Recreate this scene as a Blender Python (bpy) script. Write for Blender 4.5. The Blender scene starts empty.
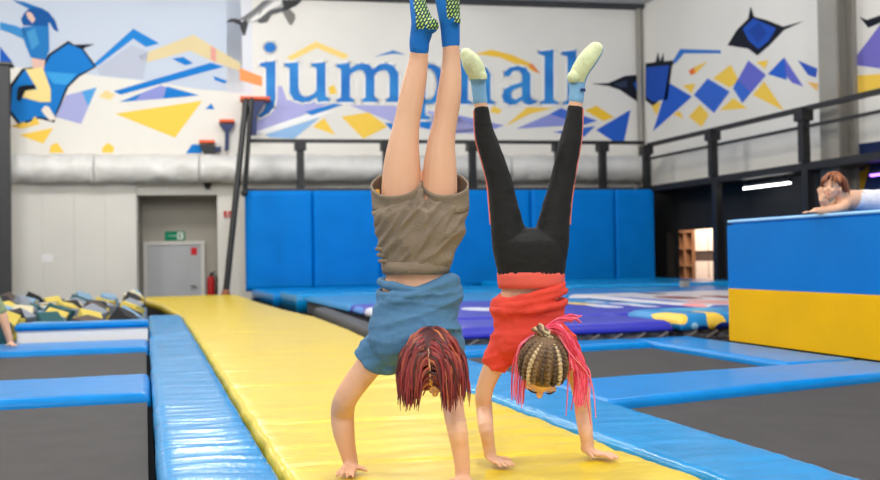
import bpy, bmesh, math, random
from mathutils import Vector, Matrix, noise, geometry
random.seed(7)
S = bpy.context.scene
COL = S.collection
# ------------------------------------------------------------------ camera
F = 1000.0                                  # focal length in pixels of the 880x480 frame
CAM = Vector((0, 0, .775))
_Y = Vector((-.295, -.022, -1)).normalized()
_Z = Vector((-.0155, 1, -.01743)).normalized()
_Y = (_Y - _Z * _Y.dot(_Z)).normalized()
_X = _Y.cross(_Z)
MROT = Matrix((_X, _Y, _Z))                 # camera -> world
cd = bpy.data.cameras.new('camera'); cam = bpy.data.objects.new('camera', cd); COL.objects.link(cam)
cam.matrix_world = Matrix.Translation(CAM) @ MROT.to_4x4()
cd.sensor_width = 36; cd.lens = 36 * F / 880; cd.clip_end = 200
cd.dof.use_dof = True; cd.dof.focus_distance = 3.6; cd.dof.aperture_fstop = 3.2
S.camera = cam
# ------------------------------------------------------------------ light
W = bpy.data.worlds.new('world'); S.world = W; W.use_nodes = True
W.node_tree.nodes['Background'].inputs[0].default_value = (.93, .96, 1, 1)
W.node_tree.nodes['Background'].inputs[1].default_value = .85
LIGHTS = [  # x, y, power : globe lamps hung under the ceiling
    (-4, 20.8, 400), (1.0, 20.8, 380), (5.5, 20, 160), (10.5, 19, 26),
    (-4, 13, 400), (1.5, 13, 370), (7, 12, 170),
    (-3.5, 5, 540), (1.8, 5, 450), (6.5, 4, 360),
    (-3, -3, 680), (3.5, -3, 520)]
LAMP_Z = 6.95
S.view_settings.view_transform = 'Standard'; S.view_settings.look = 'None'
S.view_settings.exposure = 0.38; S.view_settings.gamma = 1; S.view_settings.use_curve_mapping = False

# ------------------------------------------------------------------ pixel helpers
def ray(px, py): return MROT @ Vector(((px - 440) / F, (240 - py) / F, -1))
def D(px, py, d): return CAM + ray(px, py) * d                       # at a camera depth
def G(px, py, z=0):
    r = ray(px, py); return CAM + r * ((z - CAM.z) / r.z)            # on a level z
def PX(px, py, X):
    r = ray(px, py); return CAM + r * (X / r.x)                      # on a plane x = X
_a = math.radians(6.2)
WDIR = Vector((math.cos(_a), -math.sin(_a), 0)); WN = Vector((math.sin(_a), math.cos(_a), 0))
_r = ray(195, 262); WP0 = CAM + _r * (27 / _r.y); WP0.z = 0
def WB(px, py, off=0):
    r = ray(px, py); return CAM + r * ((WN.dot(WP0) - off - WN.dot(CAM)) / WN.dot(r))   # on the back wall
def ws(p): return (p - WP0).dot(WDIR)
def wpt(s, z, off=0): return WP0 + WDIR * s - WN * off + Vector((0, 0, z))
XR = 13.65                                                           # right wall
UH = (MROT @ Vector((1, 0, 0))); UH.z = 0; UH.normalize()            # level right of the picture
VH = Vector((0, 0, 1)).cross(UH)                                     # level away
UP = Vector((0, 0, 1))

# ------------------------------------------------------------------ materials
MATS = {}
def mat(name, col, rough=.5, noise_s=0, noise_a=0, bump=0, bump_s=20, metal=0, coat=0, emit=0, col2=None, stretch=(1, 1, 1), spec=.5, sss=0, trans=0):
    if name in MATS: return MATS[name]
    m = bpy.data.materials.new(name); m.use_nodes = True
    nt = m.node_tree; b = nt.nodes['Principled BSDF']
    b.inputs['Base Color'].default_value = (*col, 1); b.inputs['Roughness'].default_value = rough
    b.inputs['Metallic'].default_value = metal; b.inputs['Coat Weight'].default_value = coat
    b.inputs['Specular IOR Level'].default_value = spec
    if sss: b.inputs['Subsurface Weight'].default_value = sss; b.inputs['Subsurface Radius'].default_value = (.012, .005, .003)
    if emit: b.inputs['Emission Color'].default_value = (*col, 1); b.inputs['Emission Strength'].default_value = emit
    if noise_a or bump:
        tc = nt.nodes.new('ShaderNodeTexCoord'); mp = nt.nodes.new('ShaderNodeMapping'); mp.inputs['Scale'].default_value = stretch
        nt.links.new(tc.outputs['Object'], mp.inputs[0])
    if noise_a:
        n = nt.nodes.new('ShaderNodeTexNoise'); n.inputs['Scale'].default_value = noise_s; n.inputs['Detail'].default_value = 4
        nt.links.new(mp.outputs[0], n.inputs['Vector'])
        mx = nt.nodes.new('ShaderNodeMix'); mx.data_type = 'RGBA'
        c2 = col2 or tuple(c * (1 - noise_a) for c in col)
        mx.inputs[6].default_value = (*col, 1); mx.inputs[7].default_value = (*c2, 1)
        cr = nt.nodes.new('ShaderNodeValToRGB'); cr.color_ramp.elements[0].position = .38; cr.color_ramp.elements[1].position = .66
        nt.links.new(n.outputs[0], cr.inputs[0]); nt.links.new(cr.outputs[0], mx.inputs[0]); nt.links.new(mx.outputs[2], b.inputs['Base Color'])
    if bump:
        n2 = nt.nodes.new('ShaderNodeTexNoise'); n2.inputs['Scale'].default_value = bump_s; n2.inputs['Detail'].default_value = 5
        nt.links.new(mp.outputs[0], n2.inputs['Vector'])
        bp = nt.nodes.new('ShaderNodeBump'); bp.inputs['Strength'].default_value = bump; bp.inputs['Distance'].default_value = .02
        nt.links.new(n2.outputs[0], bp.inputs['Height']); nt.links.new(bp.outputs[0], b.inputs['Normal'])
    MATS[name] = m; return m
def paint(rgb): # flat wall paint from an 8-bit looking colour
    k = 'paint_%d_%d_%d' % tuple(int(c * 255) for c in rgb)
    return mat(k, rgb, .75, spec=.25)
def sr(r, g, b): # sRGB 0-255 to linear
    f = lambda c: ((c / 255 + .055) / 1.055) ** 2.4 if c > 10 else c / 255 / 12.92
    return (f(r), f(g), f(b))
def attr_mat(name, ramp, rough=.5, bump=0):   # colour from a per-strand value
    m = bpy.data.materials.new(name); m.use_nodes = True; nt = m.node_tree; b = nt.nodes['Principled BSDF']
    a = nt.nodes.new('ShaderNodeAttribute'); a.attribute_name = 'tone'
    cr = nt.nodes.new('ShaderNodeValToRGB')
    while len(cr.color_ramp.elements) < len(ramp): cr.color_ramp.elements.new(.5)
    for e, (p, c) in zip(cr.color_ramp.elements, ramp): e.position = p; e.color = (*c, 1)
    nt.links.new(a.outputs['Fac'], cr.inputs[0]); nt.links.new(cr.outputs[0], b.inputs['Base Color']); b.inputs['Roughness'].default_value = rough
    return m
M_WHITE = mat('white_wall_paint', sr(232, 229, 222), .7, .6, .04)
M_WHITE_R = mat('white_panel_paint', sr(222, 220, 214), .7, .5, .05)
M_CREAM = mat('cream_plaster', sr(214, 210, 200), .75, .7, .06)
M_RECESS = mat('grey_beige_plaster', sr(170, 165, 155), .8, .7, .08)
M_BLACK = mat('black_painted_steel', sr(22, 22, 24), .45)
M_BLACKWALL = mat('black_wall_paint', sr(24, 27, 31), .7, .8, .2)
M_NAVY = mat('navy_wall_paint', sr(22, 36, 74), .7)
M_FLOOR = mat('dark_concrete', sr(62, 62, 64), .8, 2, .2)
M_CEIL = mat('dark_ceiling_sheet', sr(58, 60, 64), .8, 1, .15)
M_BLUE = mat('blue_vinyl', sr(0, 130, 208), .28, 5, .10, .10, 30, spec=.2)
M_BLUE_L = mat('pale_blue_vinyl', sr(6, 142, 210), .22, 5, .08, .12, 30, spec=.3)
M_BLUE_D = mat('azure_vinyl', sr(0, 122, 210), .5, 2, .08, .05, 20, spec=.08)
M_YELLOW = mat('yellow_vinyl', sr(228, 198, 38), .3, 3, .07, .15, 14, spec=.4, stretch=(.6, 2.5, 1))
M_YBLOCK = mat('golden_vinyl', sr(240, 180, 0), .5, 2, .05, spec=.15)
M_BBLOCK = mat('block_blue_vinyl', sr(0, 114, 196), .5, 2, .06, spec=.15)
M_BED = mat('trampoline_mesh', sr(58, 55, 55), .8, 5, .16, .2, 160)
M_DUCT = mat('white_plastic_film', sr(226, 225, 222), .35, 3, .08, .9, 6)
M_GREYPAD = mat('charcoal_pad', sr(66, 68, 76), .7, 6, .2, .2, 20)
M_SKIN = mat('skin', sr(226, 178, 146), .5, 2.5, .06, .04, 60, sss=.1, col2=sr(222, 168, 134), spec=.35)
M_CHROME = mat('galvanised_steel', sr(150, 146, 138), .5, 1.2, .1)

# ------------------------------------------------------------------ object helpers
def mesh_obj(name, bm, m, parent=None, smooth=False):
    me = bpy.data.meshes.new(name); bm.normal_update(); bm.to_mesh(me); bm.free()
    if smooth: me.polygons.foreach_set('use_smooth', [True] * len(me.polygons))
    for x in (m if isinstance(m, (list, tuple)) else [m]): me.materials.append(x)
    o = bpy.data.objects.new(name, me); COL.objects.link(o)
    if parent: o.parent = parent
    return o
def tag(o, label, cat, group=None):
    o['label'] = label; o['category'] = cat
    if group: o['group'] = group
    return o
def struct(o): o['kind'] = 'structure'; return o
def thing(name, label, cat, group=None, loc=(0, 0, 0)):
    o = bpy.data.objects.new(name, None); COL.objects.link(o); o.location = loc; o.empty_display_size = .1
    return tag(o, label, cat, group)
def rebase(o):
    """keep world geometry but move the empty of a thing to its base; children keep world coordinates"""
    bpy.context.view_layer.update()
    pts = [c.matrix_world @ Vector(v) for c in o.children_recursive if c.type == 'MESH' for v in c.bound_box]
    lo = Vector((min(p[i] for p in pts) for i in range(3))); hi = Vector((max(p[i] for p in pts) for i in range(3)))
    b = Vector(((lo.x + hi.x) / 2, (lo.y + hi.y) / 2, lo.z))
    o.location = b
    for c in o.children: c.location = c.location - b
def box(bm, c, s, R=None, bev=0):
    r = bmesh.ops.create_cube(bm, size=1); vs = r['verts']
    for v in vs:
        p = Vector((v.co.x * s[0], v.co.y * s[1], v.co.z * s[2]))
        if R is not None: p = R @ p
        v.co = p + Vector(c)
    if bev:
        es = list({e for v in vs for e in v.link_edges})
        bmesh.ops.bevel(bm, geom=es, offset=bev, segments=2, affect='EDGES', profile=.6)
def bar(bm, a, b, w, h=None, up=UP):
    a = Vector(a); b = Vector(b); d = b - a; t = d.normalized(); h = h or w
    s = t.cross(up)
    if s.length < 1e-3: s = t.cross(Vector((1, 0, 0)))
    s.normalize(); u = s.cross(t)
    R = Matrix((t, s, u)).transposed(); box(bm, (a + b) / 2, (d.length, w, h), R)
def hexa(bm, p):  # eight corners: four bottom, four top
    v = [bm.verts.new(q) for q in p]
    for f in ((3, 2, 1, 0), (4, 5, 6, 7), (0, 1, 5, 4), (1, 2, 6, 5), (2, 3, 7, 6), (3, 0, 4, 7)): bm.faces.new([v[i] for i in f])
def catmull(pts, k):
    P = [pts[0]] + list(pts) + [pts[-1]]; out = []
    for i in range(1, len(P) - 2):
        for j in range(k):
            t = j / k; a, b, c, d = P[i - 1], P[i], P[i + 1], P[i + 2]
            out.append(tuple(.5 * ((2 * b[n]) + (c[n] - a[n]) * t + (2 * a[n] - 5 * b[n] + 4 * c[n] - d[n]) * t * t + (3 * b[n] - a[n] - 3 * c[n] + d[n]) * t ** 3) for n in range(len(b))))
    out.append(tuple(pts[-1])); return out
def tube(bm, pts, radii, side=None, n=14, k=4, cap=True, flat=1.0, capk=1.0, smooth=True):
    """loft along pts; radii scalar or (r_side, r_other); side = fixed reference direction"""
    rr = [(r if isinstance(r, (tuple, list)) else (r, r * flat)) for r in radii]
    seq = [(*p, *r) for p, r in zip([tuple(p) for p in pts], rr)]
    if smooth and len(seq) > 2: seq = catmull(seq, k)
    P = [Vector(s[:3]) for s in seq]; R = [(max(s[3], 1e-4), max(s[4], 1e-4)) for s in seq]
    T = [((P[min(i + 1, len(P) - 1)] - P[max(i - 1, 0)]).normalized()) for i in range(len(P))]
    if side is None:
        side = T[0].cross(Vector((.31, .52, .79)))
    rings = []; s = Vector(side)
    prof = []
    if cap:
        for a in (80, 60, 40, 20): prof.append((0, math.sin(math.radians(a)), math.cos(math.radians(a)), -1))
    prof += [(i, 0, 1, 0) for i in range(len(P))]
    if cap:
        for a in (20, 40, 60, 80): prof.append((len(P) - 1, math.sin(math.radians(a)), math.cos(math.radians(a)), 1))
    for (i, off, sc, sg) in prof:
        t = T[i]; sd = (s - t * s.dot(t))
        if sd.length < 1e-4: sd = t.orthogonal()
        sd.normalize(); ot = t.cross(sd); ra, rb = R[i]
        c = P[i] + t * (off * sg * min(ra, rb) * capk)
        rings.append([bm.verts.new(c + sd * (ra * sc * math.cos(2 * math.pi * j / n)) + ot * (rb * sc * math.sin(2 * math.pi * j / n))) for j in range(n)])
        if side is None: s = sd
    for a, b in zip(rings, rings[1:]):
        for j in range(n): bm.faces.new((a[j], a[(j + 1) % n], b[(j + 1) % n], b[j]))
    if cap:
        bm.faces.new(list(reversed(rings[0]))); bm.faces.new(rings[-1])
    return rings
def ellipsoid(bm, c, R, s, u=20, v=12):
    r = bmesh.ops.create_uvsphere(bm, u_segments=u, v_segments=v, radius=1)
    for w in r['verts']: w.co = Vector(c) + R @ Vector((w.co.x * s[0], w.co.y * s[1], w.co.z * s[2]))
def fuse(name, bm, voxel, m, parent, smooth=4, disp=None):
    me = bpy.data.meshes.new('tmp'); bm.to_mesh(me); bm.free()
    t = bpy.data.objects.new('tmp', me); COL.objects.link(t)
    r = t.modifiers.new('r', 'REMESH'); r.mode = 'VOXEL'; r.voxel_size = voxel
    if smooth: sm = t.modifiers.new('s', 'SMOOTH'); sm.iterations = smooth; sm.factor = .5
    dg = bpy.context.evaluated_depsgraph_get(); ev = t.evaluated_get(dg)
    nm = bpy.data.meshes.new_from_object(ev, preserve_all_data_layers=False, depsgraph=dg); nm.name = name
    bpy.data.objects.remove(t); bpy.data.meshes.remove(me)
    if disp:
        nrm = [v.normal.copy() for v in nm.vertices]
        for v, q in zip(nm.vertices, nrm): v.co = v.co + q * disp(v.co)
    nm.materials.clear(); nm.materials.append(m)
    nm.polygons.foreach_set('use_smooth', [True] * len(nm.polygons))
    o = bpy.data.objects.new(name, nm); COL.objects.link(o); o.parent = parent
    return o
def pad(name, fn, z0, z1, nu, nv, m, rnd=.04, wr=.004, ws_=(3, 12), parent=None, seed=0, creases=()):
    """soft vinyl pad: fn(u,v) gives x,y of its outline patch; rounded edges, wrinkles as relief"""
    bm = bmesh.new()
    c = [Vector(fn(u, v)) for u, v in ((.5, 0), (.5, 1), (0, .5), (1, .5))]
    L = (c[1] - c[0]).length; Wd = (c[3] - c[2]).length
    def sp(n, Ln):
        e = [0, rnd * .25 / Ln, rnd * .6 / Ln, rnd / Ln]; e = [min(x, .2) for x in e]
        mid = [e[3] + (1 - 2 * e[3]) * i / n for i in range(1, n)]
        return e + mid + [1 - x for x in reversed(e)]
    us = sp(nu, Wd); vs = sp(nv, L); g = []
    for v in vs:
        row = []
        for u in us:
            x, y = fn(u, v)
            d = min(u * Wd, (1 - u) * Wd, v * L, (1 - v) * L)
            q = max(0, rnd - d) / rnd
            z = z1 - rnd * .7 * (1 - math.sqrt(max(0, 1 - q * q)))
            yy = y + .10 * noise.noise(Vector((x * 3.2 + seed, y * 1.3, 1.7))); fade = .45 + .9 * max(0, noise.noise(Vector((x * 1.5, y * .9, seed + 5))) + .3)
            nz = fade * noise.noise(Vector((x * ws_[0] + seed, yy * ws_[1], seed))) + .5 * fade * noise.noise(Vector((x * ws_[0] * 2.3, yy * ws_[1] * 2.1 + seed, 3.1)))
            z += wr * nz - sum(.011 * math.exp(-((y - c_ + .05 * math.sin(x * 2.3 + c_) + .04 * noise.noise(Vector((x * 3, c_, 0)))) / .022) ** 2) for c_ in creases)
            e = wr * 1.5 * noise.noise(Vector((x * 4, y * 4, 9 + seed))) * q
            row.append(bm.verts.new((x + e, y, z)))
        g.append(row)
    for a, b in zip(g, g[1:]):
        for i in range(len(a) - 1): bm.faces.new((a[i], a[i + 1], b[i + 1], b[i]))
    ring = g[0] + [r[-1] for r in g[1:]] + list(reversed(g[-1][:-1])) + [r[0] for r in reversed(g[1:-1])]
    lo = [bm.verts.new((v.co.x, v.co.y, z0)) for v in ring]
    for i in range(len(ring)):
        j = (i + 1) % len(ring); bm.faces.new((ring[j], ring[i], lo[i], lo[j]))
    bm.faces.new(lo)
    bmesh.ops.recalc_face_normals(bm, faces=bm.faces)
    return mesh_obj(name, bm, m, parent, True)
def quadfn(a, b, c, d):  # near-left, near-right, far-right, far-left
    a, b, c, d = [Vector(p[:2]) for p in (a, b, c, d)]
    return lambda u, v: tuple((a * (1 - u) + b * u) * (1 - v) + (d * (1 - u) + c * u) * v)
def rect(x0, x1, y0, y1): return quadfn((x0, y0), (x1, y0), (x1, y1), (x0, y1))
def lerp_poly(tab):
    def f(y):
        if y <= tab[0][0]: return tab[0][1]
        for (a, b), (c, d) in zip(tab, tab[1:]):
            if y <= c: return b + (d - b) * (y - a) / (c - a)
        return tab[-1][1]
    return f

# ================================================================== STRUCTURE
ZF = -.85
ZC = 7.85
def wbox(bm, s0, s1, z0, z1, o0, o1):
    p = []
    for z in (z0, z1): p += [wpt(s0, z, o0), wpt(s1, z, o0), wpt(s1, z, o1), wpt(s0, z, o1)]
    hexa(bm, p)
bm = bmesh.new(); box(bm, (3, 12, ZF - .1), (26, 40, .2)); struct(mesh_obj('floor', bm, M_FLOOR))
bm = bmesh.new(); box(bm, (3, 12, ZC + .1), (26, 40, .2)); struct(mesh_obj('ceiling', bm, mat('bounce_roof_sheet', sr(190, 190, 188), .8, 1, .1)))  # unseen ceiling made pale to bounce light onto the walls
sc = ws(WB(645, 250)); s137 = ws(WB(137, 195)); s217 = ws(WB(217, 195)); z195 = WB(180, 195).z
bm = bmesh.new()
wbox(bm, -10, s137, ZF, ZC, 0, -.3); wbox(bm, s137, s217, z195, ZC, 0, -.3); wbox(bm, s217, sc + .3, ZF, ZC, 0, -.3)
wall_back = struct(mesh_obj('wall_back', bm, M_WHITE))
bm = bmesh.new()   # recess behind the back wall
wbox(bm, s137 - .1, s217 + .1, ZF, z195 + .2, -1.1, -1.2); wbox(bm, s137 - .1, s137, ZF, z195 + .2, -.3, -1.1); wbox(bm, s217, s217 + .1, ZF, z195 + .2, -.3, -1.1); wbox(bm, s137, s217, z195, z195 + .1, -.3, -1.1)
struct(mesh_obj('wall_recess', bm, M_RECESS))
bm = bmesh.new(); box(bm, (-9.3, 11, (ZF + ZC) / 2), (.2, 36, ZC - ZF)); struct(mesh_obj('wall_left', bm, M_CREAM))
# right wall: white above, black under the balcony, with a doorway to a lit store room
dy0 = PX(712, 250, XR).y - .5; dy1 = PX(667, 250, XR).y; dz0 = ZF; dz1 = PX(690, 229, XR).z
ZD = 2.62
bm = bmesh.new(); box(bm, (XR + .15, 11, (ZD + ZC) / 2), (.3, 30, ZC - ZD)); wall_right = struct(mesh_obj('wall_right', bm, M_WHITE))
bm = bmesh.new()
def ybox(bm, x0, x1, y0, y1, z0, z1): box(bm, ((x0 + x1) / 2, (y0 + y1) / 2, (z0 + z1) / 2), (x1 - x0, y1 - y0, z1 - z0))
ybox(bm, XR, XR + .3, dy1, 26, ZF, ZD); ybox(bm, XR, XR + .3, -4, dy0, ZF, ZD); ybox(bm, XR, XR + .3, dy0, dy1, dz1, ZD)
wall_low = struct(mesh_obj('wall_right_lower', bm, M_BLACKWALL))
bm = bmesh.new()   # the small room seen through the doorway
ybox(bm, XR + 2.2, XR + 2.3, dy0 - 1, dy1 + 4.6, ZF, 2.5); ybox(bm, XR + .3, XR + 2.2, dy1 + 4.5, dy1 + 4.6, ZF, 2.5); ybox(bm, XR + .3, XR + 2.2, dy0 - 1, dy0 - .9, ZF, 2.5); ybox(bm, XR + .3, XR + 2.3, dy0 - 1, dy1 + 4.6, 2.5, 2.6)
struct(mesh_obj('wall_store_room', bm, mat('store_room_plaster', sr(226, 200, 176), .8, 1, .06)))
# balcony deck (back and right), black
XB = 12.75
bm = bmesh.new(); wbox(bm, ws(WB(245, 190, 1.8)), sc - 1, 2.40, 2.55, .02, 1.9); ybox(bm, XB, XR - .01, 2, 24.4, 2.42, 2.57)
struct(mesh_obj('trim_1_balcony_deck', bm, M_BLACK))

# ---- lamps in the ceiling
for i, (x, y, p) in enumerate(LIGHTS):
    o = thing('ceiling_lamp', 'round high-bay lamp hung under the ceiling', 'lamp', 'high-bay lamps under the ceiling')
    bm = bmesh.new(); tube(bm, [(x, y, LAMP_Z + .45), (x, y, LAMP_Z + .6), (x, y, LAMP_Z + .75)], [.42, .3, .12], n=20, smooth=False, capk=.1); mesh_obj('housing', bm, M_BLACK, o, True)
    bm = bmesh.new(); bar(bm, (x, y, LAMP_Z + .75), (x, y, ZC), .03); mesh_obj('hanger', bm, M_BLACK, o)
    l = bpy.data.lights.new('lamp_light', 'POINT'); l.shadow_soft_size = .38; l.energy = p; l.color = (1, .975, .94)
    lo = bpy.data.objects.new('lamp_light', l); COL.objects.link(lo); lo.location = (x, y, LAMP_Z)
    rebase(o)
bm = bmesh.new(); wbox(bm, -9.5, sc, WB(620, 7, .3).z, ZC, .3, .02); struct(mesh_obj('trim_2_added_beam', bm, M_CEIL))  # added dark strip along the wall top, hides the pale bounce ceiling

# ================================================================== MURALS
def flat(name, plane, polys, rgb, layer, parent, holes=None, m=None):
    """painted shape lying on a wall; polys are pixel outlines"""
    bm = bmesh.new()
    for poly in polys:
        loops = [poly] + (holes or [])
        L3 = [[plane(x, y, .004 * layer + .003) for x, y in lp] for lp in loops]
        tri = geometry.tessellate_polygon(L3); vs = [bm.verts.new(p) for lp in L3 for p in lp]
        for t in tri:
            try: bm.faces.new([vs[i] for i in t])
            except ValueError: pass
    ref = (plane(300, 100, 1) - plane(300, 100, 0))
    bm.normal_update()
    for f in bm.faces:
        if f.normal.dot(ref) < 0: f.normal_flip()
    return mesh_obj(name, bm, m or paint(sr(*rgb)), parent)
def shifted(poly, ox, oy=0, s=3): return [(x / s + ox, y / s + oy) for x, y in poly]
WRP = lambda px, py, off=0: PX(px, py, XR - off)
BLUE = (20, 122, 205); LAV = (142, 150, 214); YEL = (248, 206, 84); NAV = (22, 26, 40); PALE = (196, 206, 222); DEEP = (24, 92, 190)
LEFTM = [
 (PALE, 0, [(-420, -60), (0, 0), (722, 0), (730, 277), (600, 268), (450, 244), (285, 226), (180, 214), (0, 196), (-420, 170)]),
 (NAV, 1, [(205, 122), (222, 134), (285, 132), (250, 146), (290, 200), (238, 230), (205, 262), (180, 322), (163, 368), (118, 356), (58, 377), (24, 335), (28, 258), (66, 206), (126, 196), (146, 162)]),
 (BLUE, 2, [(205, 131), (245, 148), (282, 200), (233, 225), (198, 260), (174, 320), (158, 360), (120, 350), (60, 369), (33, 330), (37, 262), (72, 212), (132, 202), (152, 167)]),
 ((60, 160, 225), 3, [(135, 215), (230, 222), (200, 255), (160, 250)]),
 ((186, 192, 210), 1, [(290, 205), (395, 135), (445, 155), (430, 238), (300, 226)]),
 ((30, 130, 210), 2, [(280, 193), (400, 86), (478, 130), (438, 141), (400, 116), (292, 198)]),
 ((222, 204, 160), 1, [(415, 168), (580, 104), (640, 140), (722, 190), (722, 214), (640, 185), (570, 152), (430, 190)]),
 ((226, 160, 150), 2, [(632, 138), (648, 146), (648, 188), (632, 178)]),
 (BLUE, 2, [(340, 274), (632, 188), (672, 200), (362, 284)]), (BLUE, 2, [(516, 176), (550, 171), (580, 190), (556, 196)]),
 (BLUE, 2, [(640, 228), (682, 243), (674, 251), (644, 240)]),
 (LAV, 1, [(358, 306), (482, 256), (500, 262), (490, 296)]), (BLUE, 2, [(358, 306), (425, 280), (405, 302)]), (BLUE, 2, [(490, 296), (500, 259), (598, 286)]),
 (YEL, 1, [(345, 341), (607, 302), (525, 413)]), ((168, 172, 220), 1, [(198, 286), (290, 262), (243, 372), (165, 350)]), ((80, 160, 225), 2, [(245, 274), (290, 262), (265, 320)]),
 (YEL, 1, [(58, 405), (160, 383), (130, 431)]), (YEL, 3, [(30, 378), (56, 384), (70, 366), (88, 372), (106, 348), (120, 372), (66, 386)]), (YEL, 1, [(148, 458), (152, 436), (172, 428), (192, 458)]),
 (YEL, 1, [(305, 446), (322, 428), (342, 440), (340, 458), (308, 458)]), ((240, 214, 150), 1, [(296, 290), (318, 270), (345, 285), (330, 300)]),
 (BLUE, 1, [(616, 327), (634, 310), (643, 328)]), (BLUE, 1, [(558, 460), (576, 433), (608, 434), (604, 460)]),
 (DEEP, 1, [(0, 140), (36, 184), (36, 198), (0, 197)]),
 # the painted jumper
 ((24, 110, 180), 4, [(36, 0), (72, 6), (134, 28), (122, 44), (62, 14)]), ((20, 86, 158), 5, [(72, 40), (84, 28), (112, 21), (146, 36), (166, 62), (176, 96), (162, 90), (148, 66), (140, 78), (70, 76), (63, 58)]),
 ((226, 190, 176), 6, [(84, 34), (96, 40), (106, 58), (98, 70), (86, 58), (78, 42)]), ((36, 120, 190), 4, [(64, 82), (146, 72), (148, 150), (136, 182), (92, 172), (72, 122)]),
 ((70, 150, 205), 5, [(80, 96), (104, 84), (118, 130), (96, 150)]), ((60, 140, 205), 4, [(0, 66), (50, 78), (78, 92), (72, 118), (30, 98), (0, 88)]),
 ((230, 190, 176), 4, [(95, 174), (136, 178), (132, 206), (98, 204)]), ((246, 222, 150), 5, [(76, 208), (128, 202), (152, 268), (152, 306), (120, 306), (60, 290), (60, 268), (112, 268)]),
 (NAV, 6, [(50, 296), (54, 262), (70, 256), (106, 254), (104, 268), (76, 272), (68, 290), (58, 306)]), ((236, 226, 214), 5, [(124, 330), (134, 317), (146, 320), (170, 358), (150, 362), (130, 340)]),
]
JUMPM = [
 ((222, 224, 232), 0, [(20, 0), (95, 0), (98, 285), (20, 277)]), ((250, 216, 130), 1, [(200, 172), (288, 124), (388, 166), (372, 178), (290, 144), (214, 182)]), ((246, 158, 96), 2, [(58, 203), (126, 230), (126, 259), (60, 241)]),
 ((60, 130, 200), 1, [(462, 170), (520, 151), (556, 164), (520, 161)]), ((176, 176, 226), 1, [(140, 262), (186, 258), (200, 300), (330, 308), (250, 345), (118, 402), (104, 396)]),
 ((150, 190, 232), 2, [(136, 404), (300, 352), (222, 416), (150, 412)]), ((245, 245, 245), 2, [(104, 396), (250, 346), (345, 330), (300, 350), (138, 402)]), ((40, 130, 210), 3, [(255, 336), (350, 308), (368, 314), (275, 346)]),
 (YEL, 2, [(278, 380), (312, 354), (346, 405)]), (YEL, 2, [(364, 350), (446, 337), (502, 380), (430, 416)]), (YEL, 1, [(325, 262), (342, 254), (352, 280), (330, 284)]),
 ((176, 176, 226), 1, [(388, 315), (520, 317), (700, 343), (768, 382), (768, 402), (700, 398), (540, 376)]), (BLUE, 2, [(494, 368), (520, 370), (516, 392)]), (BLUE, 2, [(600, 355), (640, 350), (628, 388), (600, 380)]),
]
HALLM = [
 (LAV, 1, [(40, 342), (192, 376), (166, 386), (40, 402)]), (YEL, 1, [(150, 336), (160, 318), (186, 330), (176, 342)]), ((248, 200, 70), 1, [(103, 162), (155, 149), (215, 164), (272, 190), (302, 222), (250, 202), (180, 172)]),
 ((238, 140, 80), 2, [(262, 192), (278, 192), (302, 222), (280, 212)]), (YEL, 1, [(195, 379), (262, 321), (342, 324), (270, 342)]), (LAV, 2, [(228, 386), (330, 342), (430, 374)]), ((70, 110, 205), 3, [(330, 342), (362, 324), (472, 362), (430, 375)]),
 ((60, 110, 205), 1, [(338, 396), (466, 378), (432, 411)]), ((248, 200, 60), 1, [(434, 331), (470, 317), (522, 352), (490, 363)]), ((40, 96, 200), 1, [(468, 390), (572, 329), (552, 426), (520, 424)]),
 (NAV, 1, [(452, 251), (505, 249), (556, 227), (597, 224), (597, 309), (572, 292), (540, 270), (505, 258)]), ((50, 60, 84), 2, [(520, 252), (560, 240), (562, 262), (540, 262)]), (DEEP, 2, [(580, 250), (597, 240), (597, 290)]),
]
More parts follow.
